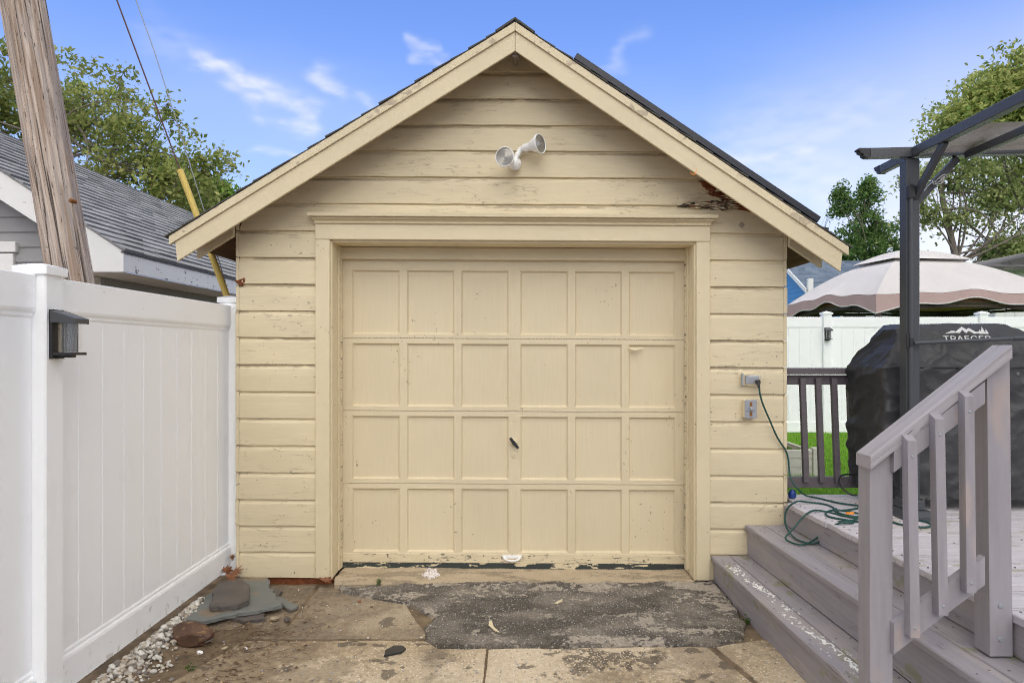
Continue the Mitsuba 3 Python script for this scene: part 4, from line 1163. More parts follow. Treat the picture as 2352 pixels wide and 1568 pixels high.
# cross-sections from hem to top: (z, x0, x1, y0, y1)
sec = [(ZB, 2.38, 3.66, 4.40, 4.86), (.80, 2.36, 3.68, 4.38, 4.88), (1.05, 2.348, 3.69, 4.372, 4.885), (1.30, 2.342, 3.70, 4.37, 4.89), (ZS - .02, 2.336, 3.70, 4.37, 4.89), (ZS, 2.338, 3.70, 4.37, 4.89), (ZS + .012, 2.350, 3.665, 4.385, 4.88), (1.64, 2.455, 3.42, 4.46, 4.85), (ZT - .035, 2.51, 3.30, 4.53, 4.81), (ZT - .006, 2.535, 3.25, 4.56, 4.79), (ZT, 2.57, 3.22, 4.585, 4.77)]
zz_ = np.array([s[0] for s in sec])
from scipy.interpolate import interp1d
lv = np.sort(np.unique(np.r_[np.linspace(ZB, ZT, 90), zz_]))
S = {k: np.interp(lv, zz_, [s[k] for s in sec]) for k in (1, 2, 3, 4)}
NP = 260
tt = np.arange(NP) / NP * 4
ring2 = []
for q in tt:
    k_ = int(q); f_ = q - k_
    ring2.append([(f_, 0), (1, f_), (1 - f_, 1), (0, 1 - f_)][k_])
ring2 = np.array(ring2)
c2 = (ring2 - .5) * 2
rad = np.maximum(np.abs(c2[:, 0]), np.abs(c2[:, 1]))
cr = .06
c3 = np.sign(c2) * np.minimum(np.abs(c2), 1)
V = []
for i, z in enumerate(lv):
    x0, x1, y0, y1 = S[1][i], S[2][i], S[3][i], S[4][i]
    lx, ly = x1 - x0, y1 - y0
    R_ = .035
    px_ = x0 + ring2[:, 0] * lx; py_ = y0 + ring2[:, 1] * ly
    ex = np.clip(px_, x0 + R_, x1 - R_); ey = np.clip(py_, y0 + R_, y1 - R_)
    dx, dy = px_ - ex, py_ - ey
    dn = np.hypot(dx, dy) + 1e-9
    corner = (np.abs(dx) > 1e-9) & (np.abs(dy) > 1e-9)
    px_ = np.where(corner, ex + dx / dn * R_, px_); py_ = np.where(corner, ey + dy / dn * R_, py_)
    nx, ny = px_ - (x0 + x1) / 2, (py_ - (y0 + y1) / 2) * 2.2
    nl = np.hypot(nx, ny)
    P = np.stack([(px_ + .8 * z) * 4.2, py_ * 5.0 + px_ * 1.3, (z - .7 * px_) * 4.0], -1)
    fold = meshkit.fbm(P + 2.2, 3, seed=4)
    ridge_ = 1 - np.abs(fold - .5) * 7                            # creases
    P2 = np.stack([px_ * 2.6 + z * 1.9, py_ * 2.6, z * 3.2 - px_ * 1.3], -1)
    ridge2 = 1 - np.abs(meshkit.fbm(P2, 2, seed=14) - .5) * 8
    h_ = np.clip(ridge_, 0, 1) * .014 + np.clip(ridge2, 0, 1) ** 2 * .022 + (meshkit.fbm(P * .5, 2, seed=6) - .5) * .03
    if z < ZB + .09: h_ = h_ + .010 * np.sin(px_ * 33 + py_ * 29) * (ZB + .09 - z) / .09
    damp = 1.0 if z < ZT - .03 else .25
    V.append(np.stack([px_ + nx / nl * h_ * damp, py_ + ny / nl * h_ * damp, np.full(NP, z) + (0.02 * (fold - .5) if z > ZT - .02 else 0)], -1))
V = np.array(V).reshape(-1, 3)
F = []
for i in range(len(lv) - 1):
    a = i * NP + np.arange(NP); b = i * NP + (np.arange(NP) + 1) % NP
    F.append(np.c_[a, b, b + NP]); F.append(np.c_[a, b + NP, a + NP])
top = len(V)
V = np.vstack([V, [[2.9, 4.68, ZT + .004]]])
a = (len(lv) - 1) * NP + np.arange(NP)
F.append(np.c_[a, np.roll(a, -1), np.full(NP, top)])
part(gl, 'cover', trimesh.Trimesh(V, np.vstack(F), process=False), 'cover_fabric', smooth=55)
# seam piping and handle strap
part(gl, 'seam', cat(tube([(2.352, 4.36, ZS), (3.70, 4.36, ZS)], .004, 6), tube([(2.352, 4.36, ZS), (2.352, 4.89, ZS)], .004, 6)), 'black_rubber')
part(gl, 'strap', bx(2.79, 2.96, 4.352, 4.366, ZS - .012, ZS + .004, .002), 'black_rubber')
# lettering and mountains on the sloping front of the hood
t3 = np.array([0, .115, .28]); t3 /= np.linalg.norm(t3)               # up the slope
lc = at(2163, 783, 4.40)
txt = meshkit.text_mesh('TRAEGER', .037, .003, bold=False)
tw_ = txt.bounds[1][0]
mt = []
for pk in ([(0, 0), (.05, .022), (.075, .016), (.12, .05), (.145, .03), (.165, .04), (.205, .012), (.235, .02), (.26, .006), (.22, .004), (.19, .0), (.16, .022), (.14, .004), (.118, .028), (.10, .006), (.06, .008)],
           [(.235, .0), (.25, .05), (.265, .0)], [(.262, .0), (.272, .034), (.284, .0)], [(.222, .0), (.232, .03), (.242, .0)]):
    P_ = Polygon(pk).buffer(0)
    for g_ in getattr(P_, 'geoms', [P_]): mt.append(moved(trimesh.creation.extrude_polygon(g_, .003, engine='earcut'), (.02, .052, 0)))


def onto_hood(m, sx=1.0):
    q = m.vertices.copy()
    q[:, 0] *= sx
    base_y, base_z = 4.398, gz(786, 4.40)
    w = np.array([0, -t3[2], t3[1]])
    out = np.stack([lc[0] + q[:, 0], base_y + q[:, 1] * t3[1], base_z + q[:, 1] * t3[2]], 1) + w * (.016 + q[:, 2:3])
    return trimesh.Trimesh(out, m.faces, process=False)


part(gl, 'lettering', onto_hood(txt, .31 / tw_), 'print_white', label='white word TRAEGER on the cover')
part(gl, 'emblem', onto_hood(cat(*mt), 1.0), 'print_white', label='white mountain and pine emblem above the word')
for x in (2.62, 3.45):
    w_ = part(gl, 'wheel', cat(lathe([(0, -.018), (.035, -.018), (.045, -.012), (.045, .012), (.035, .018), (0, .018)], [x, 4.50, .592], [1, 0, 0], 18)), 'black_rubber', smooth=40)
    part(w_, 'bracket', cat(bx(x - .03, x - .022, 4.475, 4.525, .58, .66), bx(x + .022, x + .03, 4.475, 4.525, .58, .66), bx(x - .035, x + .035, 4.46, 4.54, .655, .665)), 'grey_metal')
part(gl, 'leg', cat(*[bx(x - .02, x + .02, y - .02, y + .02, .66, .9) for x in (2.5, 3.55) for y in (4.5, 4.78)]), 'black_plastic')
part(gl, 'shelf', bx(2.48, 3.58, 4.45, 4.82, .665, .69), 'black_plastic')

# power cord of the grill
cp = [at(1968, 1136, 4.44), at(1952, 1134, 4.47), at(1936, 1122, 4.5), at(1927, 1106, 4.55), at(1930, 1094, 4.6), at(1946, 1089, 4.65), at(1975, 1089, 4.7)]
single('power_cord', tube(spline(cp, 50), .006, 8), 'black_rubber', 'short black power cord hanging below the grill cover', 'cord', smooth=True)

# green extension cord: out of the bubble, down the corner, over the deck and steps
def D(u, v_, w=W3): return on(u, v_, w + RISE * max(0, DY - (EYE - w) * FOC / (v_ - CV)) + .008)


c1 = [(ox + .034, Y0 - .062, oz - .055), (gx(1755, 4.69), 4.69, gz(935, 4.69)), (gx(1768, 4.70), 4.70, gz(965, 4.70)), (gx(1790, 4.72), 4.72, gz(1012, 4.72)), (gx(1807, 4.73), 4.73, gz(1040, 4.73)), (gx(1812, 4.725), 4.725, gz(1070, 4.725)),
      (gx(1817, 4.70), 4.70, gz(1100, 4.70)), (gx(1832, 4.66), 4.66, gz(1122, 4.66)), D(1872, 1142), D(1925, 1154), D(1985, 1162), D(2045, 1172), D(2080, 1186), D(2120, 1196), D(2140, 1203), D(2120, 1210), D(2080, 1206), D(2030, 1192), D(1960, 1176),
      D(1925, 1171), D(1905, 1186), D(1935, 1192), D(1975, 1198), D(2015, 1202), D(2040, 1194), D(2000, 1182), D(1965, 1186), D(1935, 1180), D(1922, 1168)]
path = spline(c1, 330)
single('extension_cord', tube(path, .0062, 8), 'green_cord', 'green extension cord running from the outlet down onto the deck', 'cord', smooth=True)
p1 = D(1922, 1168)
loop = [(1975, 1164, W3), (1950, 1170, W3), (1923, 1171, W3), (1912, 1164, W3), (1880, 1155, W3), (1850, 1152, W3 + .006), (1822, 1155, W3 + .012), (1808, 1168, W3 - .03), (1803, 1185, W3 - .08), (1807, 1212, W2 + .03), (1820, 1230, W2 + .006), (1845, 1244, W2 + .004), (1868, 1248, W2 + .004),
        (1885, 1240, W2 + .02), (1905, 1215, W2 + .09), (1935, 1197, W3 + .006), (1970, 1190, W3)]
pts2 = []
for u, v_, w in loop:
    pts2.append(D(u, v_, w))
loop2 = [(1960, 1200, W3), (1925, 1202, W3), (1905, 1212, W3 - .05), (1885, 1228, W2 + .05), (1862, 1244, W2 + .012), (1838, 1250, W2 + .004), (1815, 1244, W2 + .006), (1804, 1236, W2 + .02), (1812, 1224, W2 + .05), (1840, 1192, W3 - .04), (1862, 1174, W3 + .004), (1890, 1173, W3), (1930, 1182, W3), (1968, 1190, W3)]
single('extension_cord', tube(spline(pts2, 140), .0062, 8), 'green_cord', 'upper big loop of green cord trailing over the deck edge onto the step', 'cord', smooth=True)
single('extension_cord', tube(spline([D(*q) for q in loop2], 130), .0062, 8), 'green_cord', 'lower loop of green cord lying on the middle step', 'cord', smooth=True)
oo = D(1953, 1181)
single('cord_plug', hull([oo + np.array(q) for q in ((-.03, 0, 0), (.03, .01, 0), (-.03, 0, .014), (.03, .01, .014), (0, -.014, .004), (0, .016, .004))]), 'orange_plastic', 'orange plug end lying among the coiled green cord', 'plug')
bc = np.array([gx(1822, 4.78), 4.8, .556])
single('plastic_cup', lathe([(0, .05), (.012, .05), (.022, .035), (.026, .02), (.026, 0), (.02, -.006)], bc, [.05, 0, 1], 16), 'blue_plastic', 'small blue plastic cup at the foot of the deck railing corner', 'cup', smooth=40)

# ------------------------------------------------------------------ yard behind the deck
lawn = thing('lawn', kind='structure')
LZ = .275
part(lawn, 'turf', bx(1.9, 60, 5.0, 60, -.05, LZ), 'lawn_soil')
nbld = 70000
bxy = np.c_[rng.uniform(1.95, 6.2, nbld), 5.1 + rng.power(1.3, nbld) * 5.6]
ang = rng.uniform(0, 2 * np.pi, nbld)
hgt = rng.uniform(.03, .065, nbld)
ln = rng.normal(0, .018, (nbld, 2))
wd = .0045
bz = np.full(nbld, LZ - .002)
A = np.c_[bxy[:, 0] - np.cos(ang) * wd, bxy[:, 1] - np.sin(ang) * wd, bz]
B = np.c_[bxy[:, 0] + np.cos(ang) * wd, bxy[:, 1] + np.sin(ang) * wd, bz]
C = np.c_[bxy + ln, bz + hgt]
tone = rng.uniform(.75, 1.25, nbld)[:, None] * np.where(rng.random(nbld)[:, None] < .12, [[.24, .26, .07]], [[.24, .48, .065]])
Vg = np.stack([A, B, C], 1).reshape(-1, 3)
single('grass', trimesh.Trimesh(Vg, np.arange(3 * nbld).reshape(-1, 3), process=False), 'grass_blade', 'bright green lawn grass behind the deck', 'grass', kind='stuff', color=np.repeat(tone, 3, 0))

# far white fence
ff = thing('vinyl_fence', 'white vinyl fence across the yard behind the grill', 'fence')
FY = 10.8
fz = lambda v_: gz(v_, FY)
px = [1899 - 357, 1899, 2257, 2257 + 357, 2257 + 714, 2257 + 1071, 2257 + 1428]
for i, u in enumerate(px):
    x = gx(u, FY)
    p_ = part(ff, 'post', bx(x - .064, x + .064, FY - .04, FY + .088, LZ - .1, fz(722), .006), 'white_vinyl')
    part(p_, 'cap', cat(bx(x - .078, x + .078, FY - .054, FY + .102, fz(722), fz(718), .003), hull([(x + sx * .07, FY + .024 + sy * .07, fz(718)) for sx in (-1, 1) for sy in (-1, 1)] + [(x, FY + .024, fz(714))])), 'white_vinyl')
    if i == len(px) - 1: continue
    xa, xb = x + .066, gx(px[i + 1], FY) - .066
    part(ff, 'rail', bx(xa, xb, FY, FY + .045, fz(752), fz(728), .006), 'white_vinyl')
    part(ff, 'rail', bx(xa, xb, FY, FY + .045, fz(993), fz(968), .006), 'white_vinyl')
    w_ = (xb - xa) / 13
    for j in range(13):
        part(ff, 'board', bx(xa + j * w_ + .001, xa + (j + 1) * w_ - .001, FY + .012, FY + .03, fz(972), fz(748), .003), 'white_vinyl')
lantern([gx(1900, FY - .05), FY - .041, fz(767)], [0, -1, 0], [1, 0, 0], 'black solar lantern on the far white fence, left of the grill')

# raised planter
pb = thing('planter_box', 'weathered white raised planter box on the lawn', 'planter')
PY = 7.1
pa, pbx = at(1790, 1092, PY), at(1866, 1092, PY)
for i in range(3): part(pb, 'plank', bx(pa[0] - .3, pbx[0], PY, PY + .03, LZ + i * .094, LZ + i * .094 + .09, .004), 'planter_wood')
for i in range(3): part(pb, 'plank', bx(pbx[0] - .03, pbx[0], PY + .035, PY + 1.1, LZ + i * .094, LZ + i * .094 + .09, .004), 'planter_wood')
for i in range(3): part(pb, 'plank', bx(pa[0] - .3, pbx[0] - .03, PY + 1.07, PY + 1.1, LZ + i * .094, LZ + i * .094 + .09, .004), 'planter_wood')
part(pb, 'post', bx(pbx[0] + .002, pbx[0] + .075, PY - .02, PY + .055, LZ, LZ + .30, .004), 'planter_wood')
part(pb, 'soil', bx(pa[0] - .3, pbx[0] - .032, PY + .032, PY + 1.06, LZ, LZ + .22), 'soil')


def leafy(centers, radii, n, size, c0, c1, seed, flat=.6):
    """random leaf-sized faces scattered round the centres; colours differ leaf by leaf"""
    r = np.random.default_rng(seed)
    i = r.integers(0, len(centers), n)
    P = np.asarray(centers)[i] + r.normal(0, 1, (n, 3)) * np.asarray(radii)[i][:, None] * np.array([1, 1, flat])
    return leaf_mesh(P, size * r.uniform(.6, 1.3, n), c0, c1, r)


def leaf_mesh(P, s, c0, c1, r):
    n = len(P)
    nrm = r.normal(0, 1, (n, 3)) + np.array([0, 0, .9]); nrm /= np.linalg.norm(nrm, axis=1, keepdims=True)
    a = np.cross(nrm, r.normal(0, 1, (n, 3))); a /= np.linalg.norm(a, axis=1, keepdims=True)
    b = np.cross(nrm, a)
    s = s[:, None]
    droop = -nrm * s * .22
    v = np.stack([P - a * s, P - b * s * .55 + nrm * s * .1, P + a * s + droop, P + b * s * .55 + nrm * s * .1], 1).reshape(-1, 3)
    k = np.arange(n)[:, None] * 4
    f = np.vstack([k + np.array([[0, 1, 2]]), k + np.array([[0, 2, 3]])])
    t = r.random((n, 1)) ** 1.3
    col = (np.asarray(c0) * (1 - t) + np.asarray(c1) * t) * r.uniform(.75, 1.2, (n, 1))
    return trimesh.Trimesh(v, f, process=False), np.repeat(col, 4, 0)


hb = thing('herb', 'leafy green herb growing in the raised planter', 'plant')
hp = at(1806, 1060, 7.4)
r = np.random.default_rng(3)
tips = hp + np.c_[r.normal(0, .05, (9, 2)), r.uniform(.05, .16, 9)]
part(hb, 'stem', cat(*[tube([hp + [0, 0, -.06], (hp + t_) / 2 + [0, 0, .01], t_], .003, 5) for t_ in tips]), 'bark')
for i, t_ in enumerate(tips):
    m, col = leaf_mesh(t_ + r.normal(0, .018, (18, 3)), r.uniform(.02, .04, 18), (.10, .24, .04), (.2, .4, .08), r)
    part(hb, 'leaf_cluster', m, 'leaf', color=col)


# ------------------------------------------------------------------ gazebo beyond the far fence
gz_ = thing('gazebo', 'soft-top gazebo with pale canopy and mauve scalloped valance', 'gazebo')
cen = np.array([9.6, 17.0]); h0 = np.array([-1.78, -2.0]); h1 = np.array([-2.0, 1.78])
cor = [np.array([7.25, 18.5]), cen + h0, np.array([12.5, 15.5]), np.array([12.1, 19.4])]
ZE, ZTOP = 2.83, 3.86


def sail(a, b, f0, f1, z0, z1, belly, edge_drop, name, bsdf):
    def fn(s, t):
        P = a[None, None] * (1 - s)[..., None] + b[None, None] * s[..., None]
        k_ = (f0 + (f1 - f0) * t)[..., None]
        Q = cen + (P - cen) * k_
        mid = np.sin(np.pi * s)
        z = z0 + (z1 - z0) * (t * .82 + .18 * np.sin(t * np.pi / 2)) + belly * np.sin(np.pi * t) * 1.0 - .06 * mid * np.sin(np.pi * np.minimum(t * 1.5, 1)) + edge_drop(s) * (1 - t) ** 3
        return Q[..., 0], Q[..., 1], z
    part(gz_, name, grid(40, 20, fn), bsdf, smooth=True)


for i in range(4):
    a, b = cor[i], cor[(i + 1) % 4]
    sail(a, b, 1.0, .19, ZE, ZTOP, .11, lambda s: .10 * np.sin(np.pi * s) ** 2 - .035 * np.cos(6 * np.pi * s) * np.sin(np.pi * s), 'canopy', 'canopy_cloth')
    sail(a, b, .43, .0, ZTOP - .08, ZTOP + .24, .05, lambda s: .0 * s, 'vent_canopy', 'canopy_cloth')

    def val(s, t, a=a, b=b):
        P = a * (1 - s)[..., None] + b * s[..., None]
        out = 1 + .004 * np.sin(s * 40) * t + .012 * t
        Q = cen + (P - cen) * out[..., None]
        top_ = ZE + .10 * np.sin(np.pi * s) ** 2 - .035 * np.cos(6 * np.pi * s) * np.sin(np.pi * s) - .006
        dropv = .40 - .20 * np.sin(np.pi * s) ** .7 + .02 * np.cos(6 * np.pi * s)
        return Q[..., 0], Q[..., 1], top_ - dropv * t
    part(gz_, 'valance', grid(60, 6, val), 'valance_cloth', smooth=True)
    ss = np.linspace(0, 1, 50)
    P = a * (1 - ss)[:, None] + b * ss[:, None]
    Q = cen + (P - cen) * 1.0135
    zt_ = ZE + .10 * np.sin(np.pi * ss) ** 2 - .035 * np.cos(6 * np.pi * ss) * np.sin(np.pi * ss) - .006
    part(gz_, 'piping', tube(np.c_[Q, zt_ - (.40 - .20 * np.sin(np.pi * ss) ** .7 + .02 * np.cos(6 * np.pi * ss))], .014, 5), 'canopy_cloth')
    P3 = lambda s, z: np.r_[cen + (a * (1 - s) + b * s - cen) * .955, z]
    for zc, rr_ in ((2.66, .03), (2.46, .028)):
        part(gz_, 'eave_bar', tube([P3(s, zc + (.12 * math.sin(math.pi * s) if zc < 2.6 else 0)) for s in np.linspace(0, 1, 16)], rr_, 6), 'gazebo_metal')
    part(gz_, 'eave_panel', grid(20, 2, lambda s, t, a=a, b=b: (lambda Q_: (Q_[..., 0], Q_[..., 1], 2.62 - (.16 - .12 * np.sin(np.pi * s)) * t))(cen + (a * (1 - s)[..., None] + b * s[..., None] - cen) * .95)), 'gazebo_metal')
    for s in np.linspace(.12, .88, 6):
        part(gz_, 'upright', tube([P3(s, 2.68), P3(s, 2.46 + .12 * math.sin(math.pi * s))], .018, 5), 'gazebo_metal')
    pc = cen + (a - cen) * .95
    part(gz_, 'post', bx(pc[0] - .06, pc[0] + .06, pc[1] - .06, pc[1] + .06, .2, 2.7, .006), 'gazebo_metal')
    part(gz_, 'hip_rafter', tube([np.r_[cen + (a - cen) * .95, 2.70], np.r_[cen + (a - cen) * .2, ZTOP - .04]], .025, 6), 'gazebo_metal')
    part(gz_, 'lining', grid(12, 8, lambda s, t, a=a, b=b: (lambda Q_: (Q_[..., 0], Q_[..., 1], 2.70 + 1.0 * t))(cen + (a * (1 - s)[..., None] + b * s[..., None] - cen) * (.93 - .72 * t)[..., None])), 'inner_cloth')

# ------------------------------------------------------------------ houses behind
bh = thing('blue_house', 'blue house with slate-blue shingle roof behind the gazebo', 'house')
HX0, HX1, HY0, HYR = 12.57, 19.0, 30.0, 32.9
HZ, HR = 4.34, 5.93
part(bh, 'wall', prism([(HY0 + .3, 0), (2 * HYR - HY0 - .3, 0), (2 * HYR - HY0 - .3, HZ + .1), (HYR, HR - .06), (HY0 + .3, HZ + .1)], HX0 + .22, HX1 - .2, 'x'), 'blue_siding')
for i in range(26):
    a, b = .5 + i * .21, .5 + (i + 1) * .21
    k_ = (HR - HZ) / (HYR - HY0)
    yb_ = HY0 + .3 if b < HZ + .1 else HY0 + .3 + (b - HZ - .1) / k_
    if yb_ > HYR - .1: break
    part(bh, 'plank', hull([(x, y, z) for y in (yb_, 2 * HYR - yb_) for x, z in ((HX0 + .215, a), (HX0 + .185, a), (HX0 + .205, b), (HX0 + .215, b))]), 'blue_siding')
part(bh, 'roof', cat(prism([(HY0, HZ), (HYR, HR), (HYR, HR - .12), (HY0, HZ - .12)], HX0, HX1, 'x'), prism([(2 * HYR - HY0, HZ), (HYR, HR - .001), (HYR, HR - .12), (2 * HYR - HY0, HZ - .12)], HX0, HX1, 'x')), 'far_shingle')
part(bh, 'rake_trim', prism([(HY0 - .03, HZ - .01), (HYR, HR - .01), (HYR, HR - .22), (HY0 - .03, HZ - .22)], HX0 - .05, HX0 - .004, 'x'), 'white_paint')
part(bh, 'downspout', bx(HX0 + .04, HX0 + .26, HY0 - .12, HY0 + .05, HZ - .35, HZ + .42), 'white_paint')
part(bh, 'gutter', bx(HX0 + .3, HX1, HY0 - .14, HY0 - .02, HZ - .16, HZ - .02), 'white_paint')
w_ = part(bh, 'window', bx(14.2, 15.4, HY0 + .25, HY0 + .31, 1.9, 3.3), 'white_paint')
part(w_, 'pane', bx(14.3, 15.3, HY0 + .24, HY0 + .255, 2.0, 3.2), 'window_dark')

gh = thing('grey_roofed_house', 'pale house with brown-grey roof at the right edge behind the gazebo', 'house')
KY = 20.6
rx0, rx1 = gx(2262, KY), 24.0
part(gh, 'wall', prism([(rx0 + .5, 0), (rx1, 0), (rx1, 4.2), (rx0 + .5, 4.2)], KY + .3, KY + 8), 'soffit')
for j in range(34):
    part(gh, 'plank', bx(rx0 + .5 + j * .3, rx0 + .5 + j * .3 + .285, KY + .26, KY + .299, .3, 4.1), 'white_paint')
rl = [(rx0, gz(612, KY)), (rx0 + 3.4, gz(548, KY)), (rx0 + 6.8, gz(612, KY)), (rx0 + 6.8, gz(612, KY) - .2), (rx0 + 3.4, gz(548, KY) - .2), (rx0, gz(612, KY) - .2)]
part(gh, 'roof', prism(rl[::-1], KY, KY + 8.2), 'brown_shingle')
part(gh, 'roof_slope', hull([(rx0 - .1, KY - .25, gz(614, KY)), (rx0 + 6.9, KY - .25, gz(614, KY)), (rx0 + 3.4, KY + 2.2, gz(545, KY)), (rx0 + 3.3, KY + 2.2, gz(545, KY)), (rx0 - .1, KY - .2, gz(614, KY) - .12), (rx0 + 6.9, KY - .2, gz(614, KY) - .12), (rx0 + 3.4, KY + 2.2, gz(545, KY) - .2)]), 'brown_shingle')

# ------------------------------------------------------------------ trees
def tree(name, label, base, height_pts, blobs, nclump, per, leaf, c0, c1, seed, r0=.16, clump=.34, limbs=10, flat=.55, shell=.55, void=.43):
    """trunk along height_pts, limbs to the crown lobes, twigs, and leaf clumps spread through ellipsoid lobes (centre, radii)"""
    r = np.random.default_rng(seed)
    k = thing(name, label, 'tree')
    tr = spline([base] + list(height_pts), 24)
    part(k, 'trunk', tube(tr, np.linspace(r0, r0 * .35, 24), 10), 'bark', smooth=40)
    vol = np.array([np.prod(b[1]) ** .67 for b in blobs]); vol /= vol.sum()
    C = []
    for b, w in zip(blobs, vol):
        n = max(16, int(nclump * w))
        d = r.normal(0, 1, (n, 3)); d /= np.linalg.norm(d, axis=1, keepdims=True)
        rad = (shell + (1 - shell) * r.random(n)) ** .8
        C.append(np.asarray(b[0]) + d * rad[:, None] * np.asarray(b[1]))
    C = np.vstack(C)
    C += r.normal(0, .12, C.shape)
    C = C[meshkit.fbm(C * .95 + seed, 2, seed=seed) > void]              # open gaps between the leaf masses
    lm = []
    for b in blobs:
        for _ in range(limbs):
            s = tr[r.integers(8, 24)]
            e_ = np.asarray(b[0]) + r.normal(0, .45, 3) * np.asarray(b[1])
            e_ = C[np.argmin(np.linalg.norm(C - e_, axis=1))]
            md = (s + e_) / 2 + r.normal(0, .12, 3) * np.linalg.norm(e_ - s) + np.array([0, 0, .1])
            pth = spline([s, md, e_], 9)
            lm.append(tube(pth, np.linspace(r0 * .22, r0 * .05, 9), 6, caps=False))
            near = C[np.argsort(np.linalg.norm(C - e_, axis=1))[:6]]
            for q in near:
                lm.append(tube(spline([pth[r.integers(4, 9)], (pth[7] + q) / 2 + r.normal(0, .1, 3), q], 5), np.linspace(r0 * .06, r0 * .02, 5), 4, caps=False))
    part(k, 'limbs', cat(*lm), 'bark', smooth=True)
    i = np.repeat(np.arange(len(C)), r.poisson(per, len(C)))
    off = r.normal(0, 1, (len(i), 3)) * clump * (.6 + .8 * r.random(len(C)))[i][:, None] * np.array([1, 1, flat])
    P = C[i] + off
    P[:, 2] -= .25 * (off[:, 0] ** 2 + off[:, 1] ** 2) / clump
    tint = r.uniform(.0, 1, len(C))[i]
    m, col = leaf_mesh(P, leaf * r.uniform(.6, 1.35, len(P)), c0, c1, r)
    col = col * np.repeat(.8 + .4 * tint, 4)[:, None]
    part(k, 'crown', m, 'leaf', color=col)


def lobe(u, v_, ru, rv, Y, ry=None):
    s = Y / FOC
    return (at(u, v_, Y), np.array([ru * s, (ry or ru * s), rv * s]))


TY = 17.0
tree('maple_tree', 'broad green maple behind the grey-roofed outbuilding on the left', at(110, 806, TY) * np.array([1, 1, 0]) + np.array([0, 0, -.1]), [at(115, 640, TY), at(140, 420, TY), at(155, 240, TY)],
     [lobe(60, 190, 130, 85, TY, 1.5), lobe(190, 190, 110, 80, TY, 1.4), lobe(265, 235, 95, 70, TY - .6, 1.2), lobe(340, 300, 85, 65, TY, 1.2), lobe(430, 360, 70, 60, TY - .3, 1.1), lobe(475, 400, 50, 55, TY, 1.0), lobe(300, 390, 110, 55, TY - .5, 1.2), lobe(420, 455, 90, 50, TY + .3, 1.2),
      lobe(200, 320, 100, 60, TY + .8, 1.2), lobe(60, 300, 110, 60, TY + .6, 1.4), lobe(-120, 220, 170, 130, TY, 1.8), lobe(-200, 380, 180, 120, TY, 1.8)],
     470, 74, .068, (.20, .28, .08), (.52, .53, .2), 5, r0=.16, clump=.22, limbs=3, void=.455)
tree('bush_tree', 'small bright green tree top beside the left eave of the garage', np.r_[at(515, 806, 21)[:2], -.1], [at(515, 640, 21), at(515, 500, 21)], [lobe(520, 455, 34, 36, 21, .6), lobe(480, 470, 40, 40, 21, .6)], 60, 70, .09, (.16, .29, .06), (.32, .46, .10), 15, r0=.08, clump=.25, limbs=4)
tree('conical_tree', 'dark green conical tree between the garage eave and the pergola post', np.r_[at(1985, 806, 38)[:2], .2], [at(1985, 650, 38), at(1985, 480, 38)],
     [lobe(1988, 455, 20, 38, 38, .5), lobe(1935, 470, 16, 34, 38, .4), lobe(1965, 538, 52, 30, 38, .9), lobe(1990, 570, 85, 32, 38, 1.2), lobe(1960, 590, 75, 30, 38, 1.2), lobe(2030, 532, 32, 30, 38, .8), lobe(1986, 505, 26, 30, 38, .6), lobe(1992, 425, 8, 18, 38, .2), lobe(1932, 440, 7, 14, 38, .2)],
     180, 66, .09, (.10, .21, .07), (.27, .38, .13), 25, r0=.16, clump=.22, limbs=4, flat=.5, void=0.)
tree('sparse_tree', 'tall loose-crowned tree with a bare pale trunk behind the gazebo', np.r_[at(2210, 806, 30)[:2], .2], [at(2203, 640, 30), at(2188, 560, 30), at(2170, 480, 30), at(2160, 400, 30)],
     [lobe(2130, 420, 60, 45, 30, .9), lobe(2190, 470, 70, 40, 30, 1.0), lobe(2260, 420, 75, 55, 30, 1.2), lobe(2330, 470, 70, 55, 30, 1.2), lobe(2120, 490, 45, 30, 30, .8), lobe(2300, 350, 80, 50, 30, 1.2), lobe(2400, 400, 90, 90, 30, 1.3), lobe(2200, 380, 70, 35, 30, 1.0), lobe(2350, 550, 60, 40, 30, 1.0), lobe(2300, 575, 40, 30, 30, .7)],
     250, 70, .095, (.21, .30, .11), (.52, .55, .24), 35, r0=.24, clump=.38, limbs=3)
tree('oak_tree', 'tall yellow-green tree at the top right above the pergola beam', np.r_[at(2560, 806, 19)[:2], .2], [at(2540, 640, 19), at(2500, 450, 19), at(2440, 250, 19)],
     [lobe(2190, 262, 44, 50, 19, .9), lobe(2250, 225, 60, 45, 19, .9), lobe(2330, 175, 60, 50, 19, 1.0), lobe(2300, 250, 80, 45, 19, 1.1), lobe(2400, 230, 110, 90, 19, 1.4), lobe(2480, 330, 140, 120, 19, 1.6), lobe(2220, 300, 50, 25, 19, .8), lobe(2345, 300, 50, 30, 19, .8)],
     400, 84, .075, (.22, .32, .09), (.62, .62, .24), 45, r0=.18, clump=.28, limbs=3)
tree('hedge_tree', 'low green shrub tree far behind the fence at the right', np.r_[at(2330, 806, 32)[:2], .2], [at(2330, 700, 32), at(2330, 600, 32)], [lobe(2320, 575, 60, 26, 32, .8)], 60, 90, .095, (.17, .18, .06), (.34, .3, .12), 55, r0=.07, clump=.25, limbs=3)

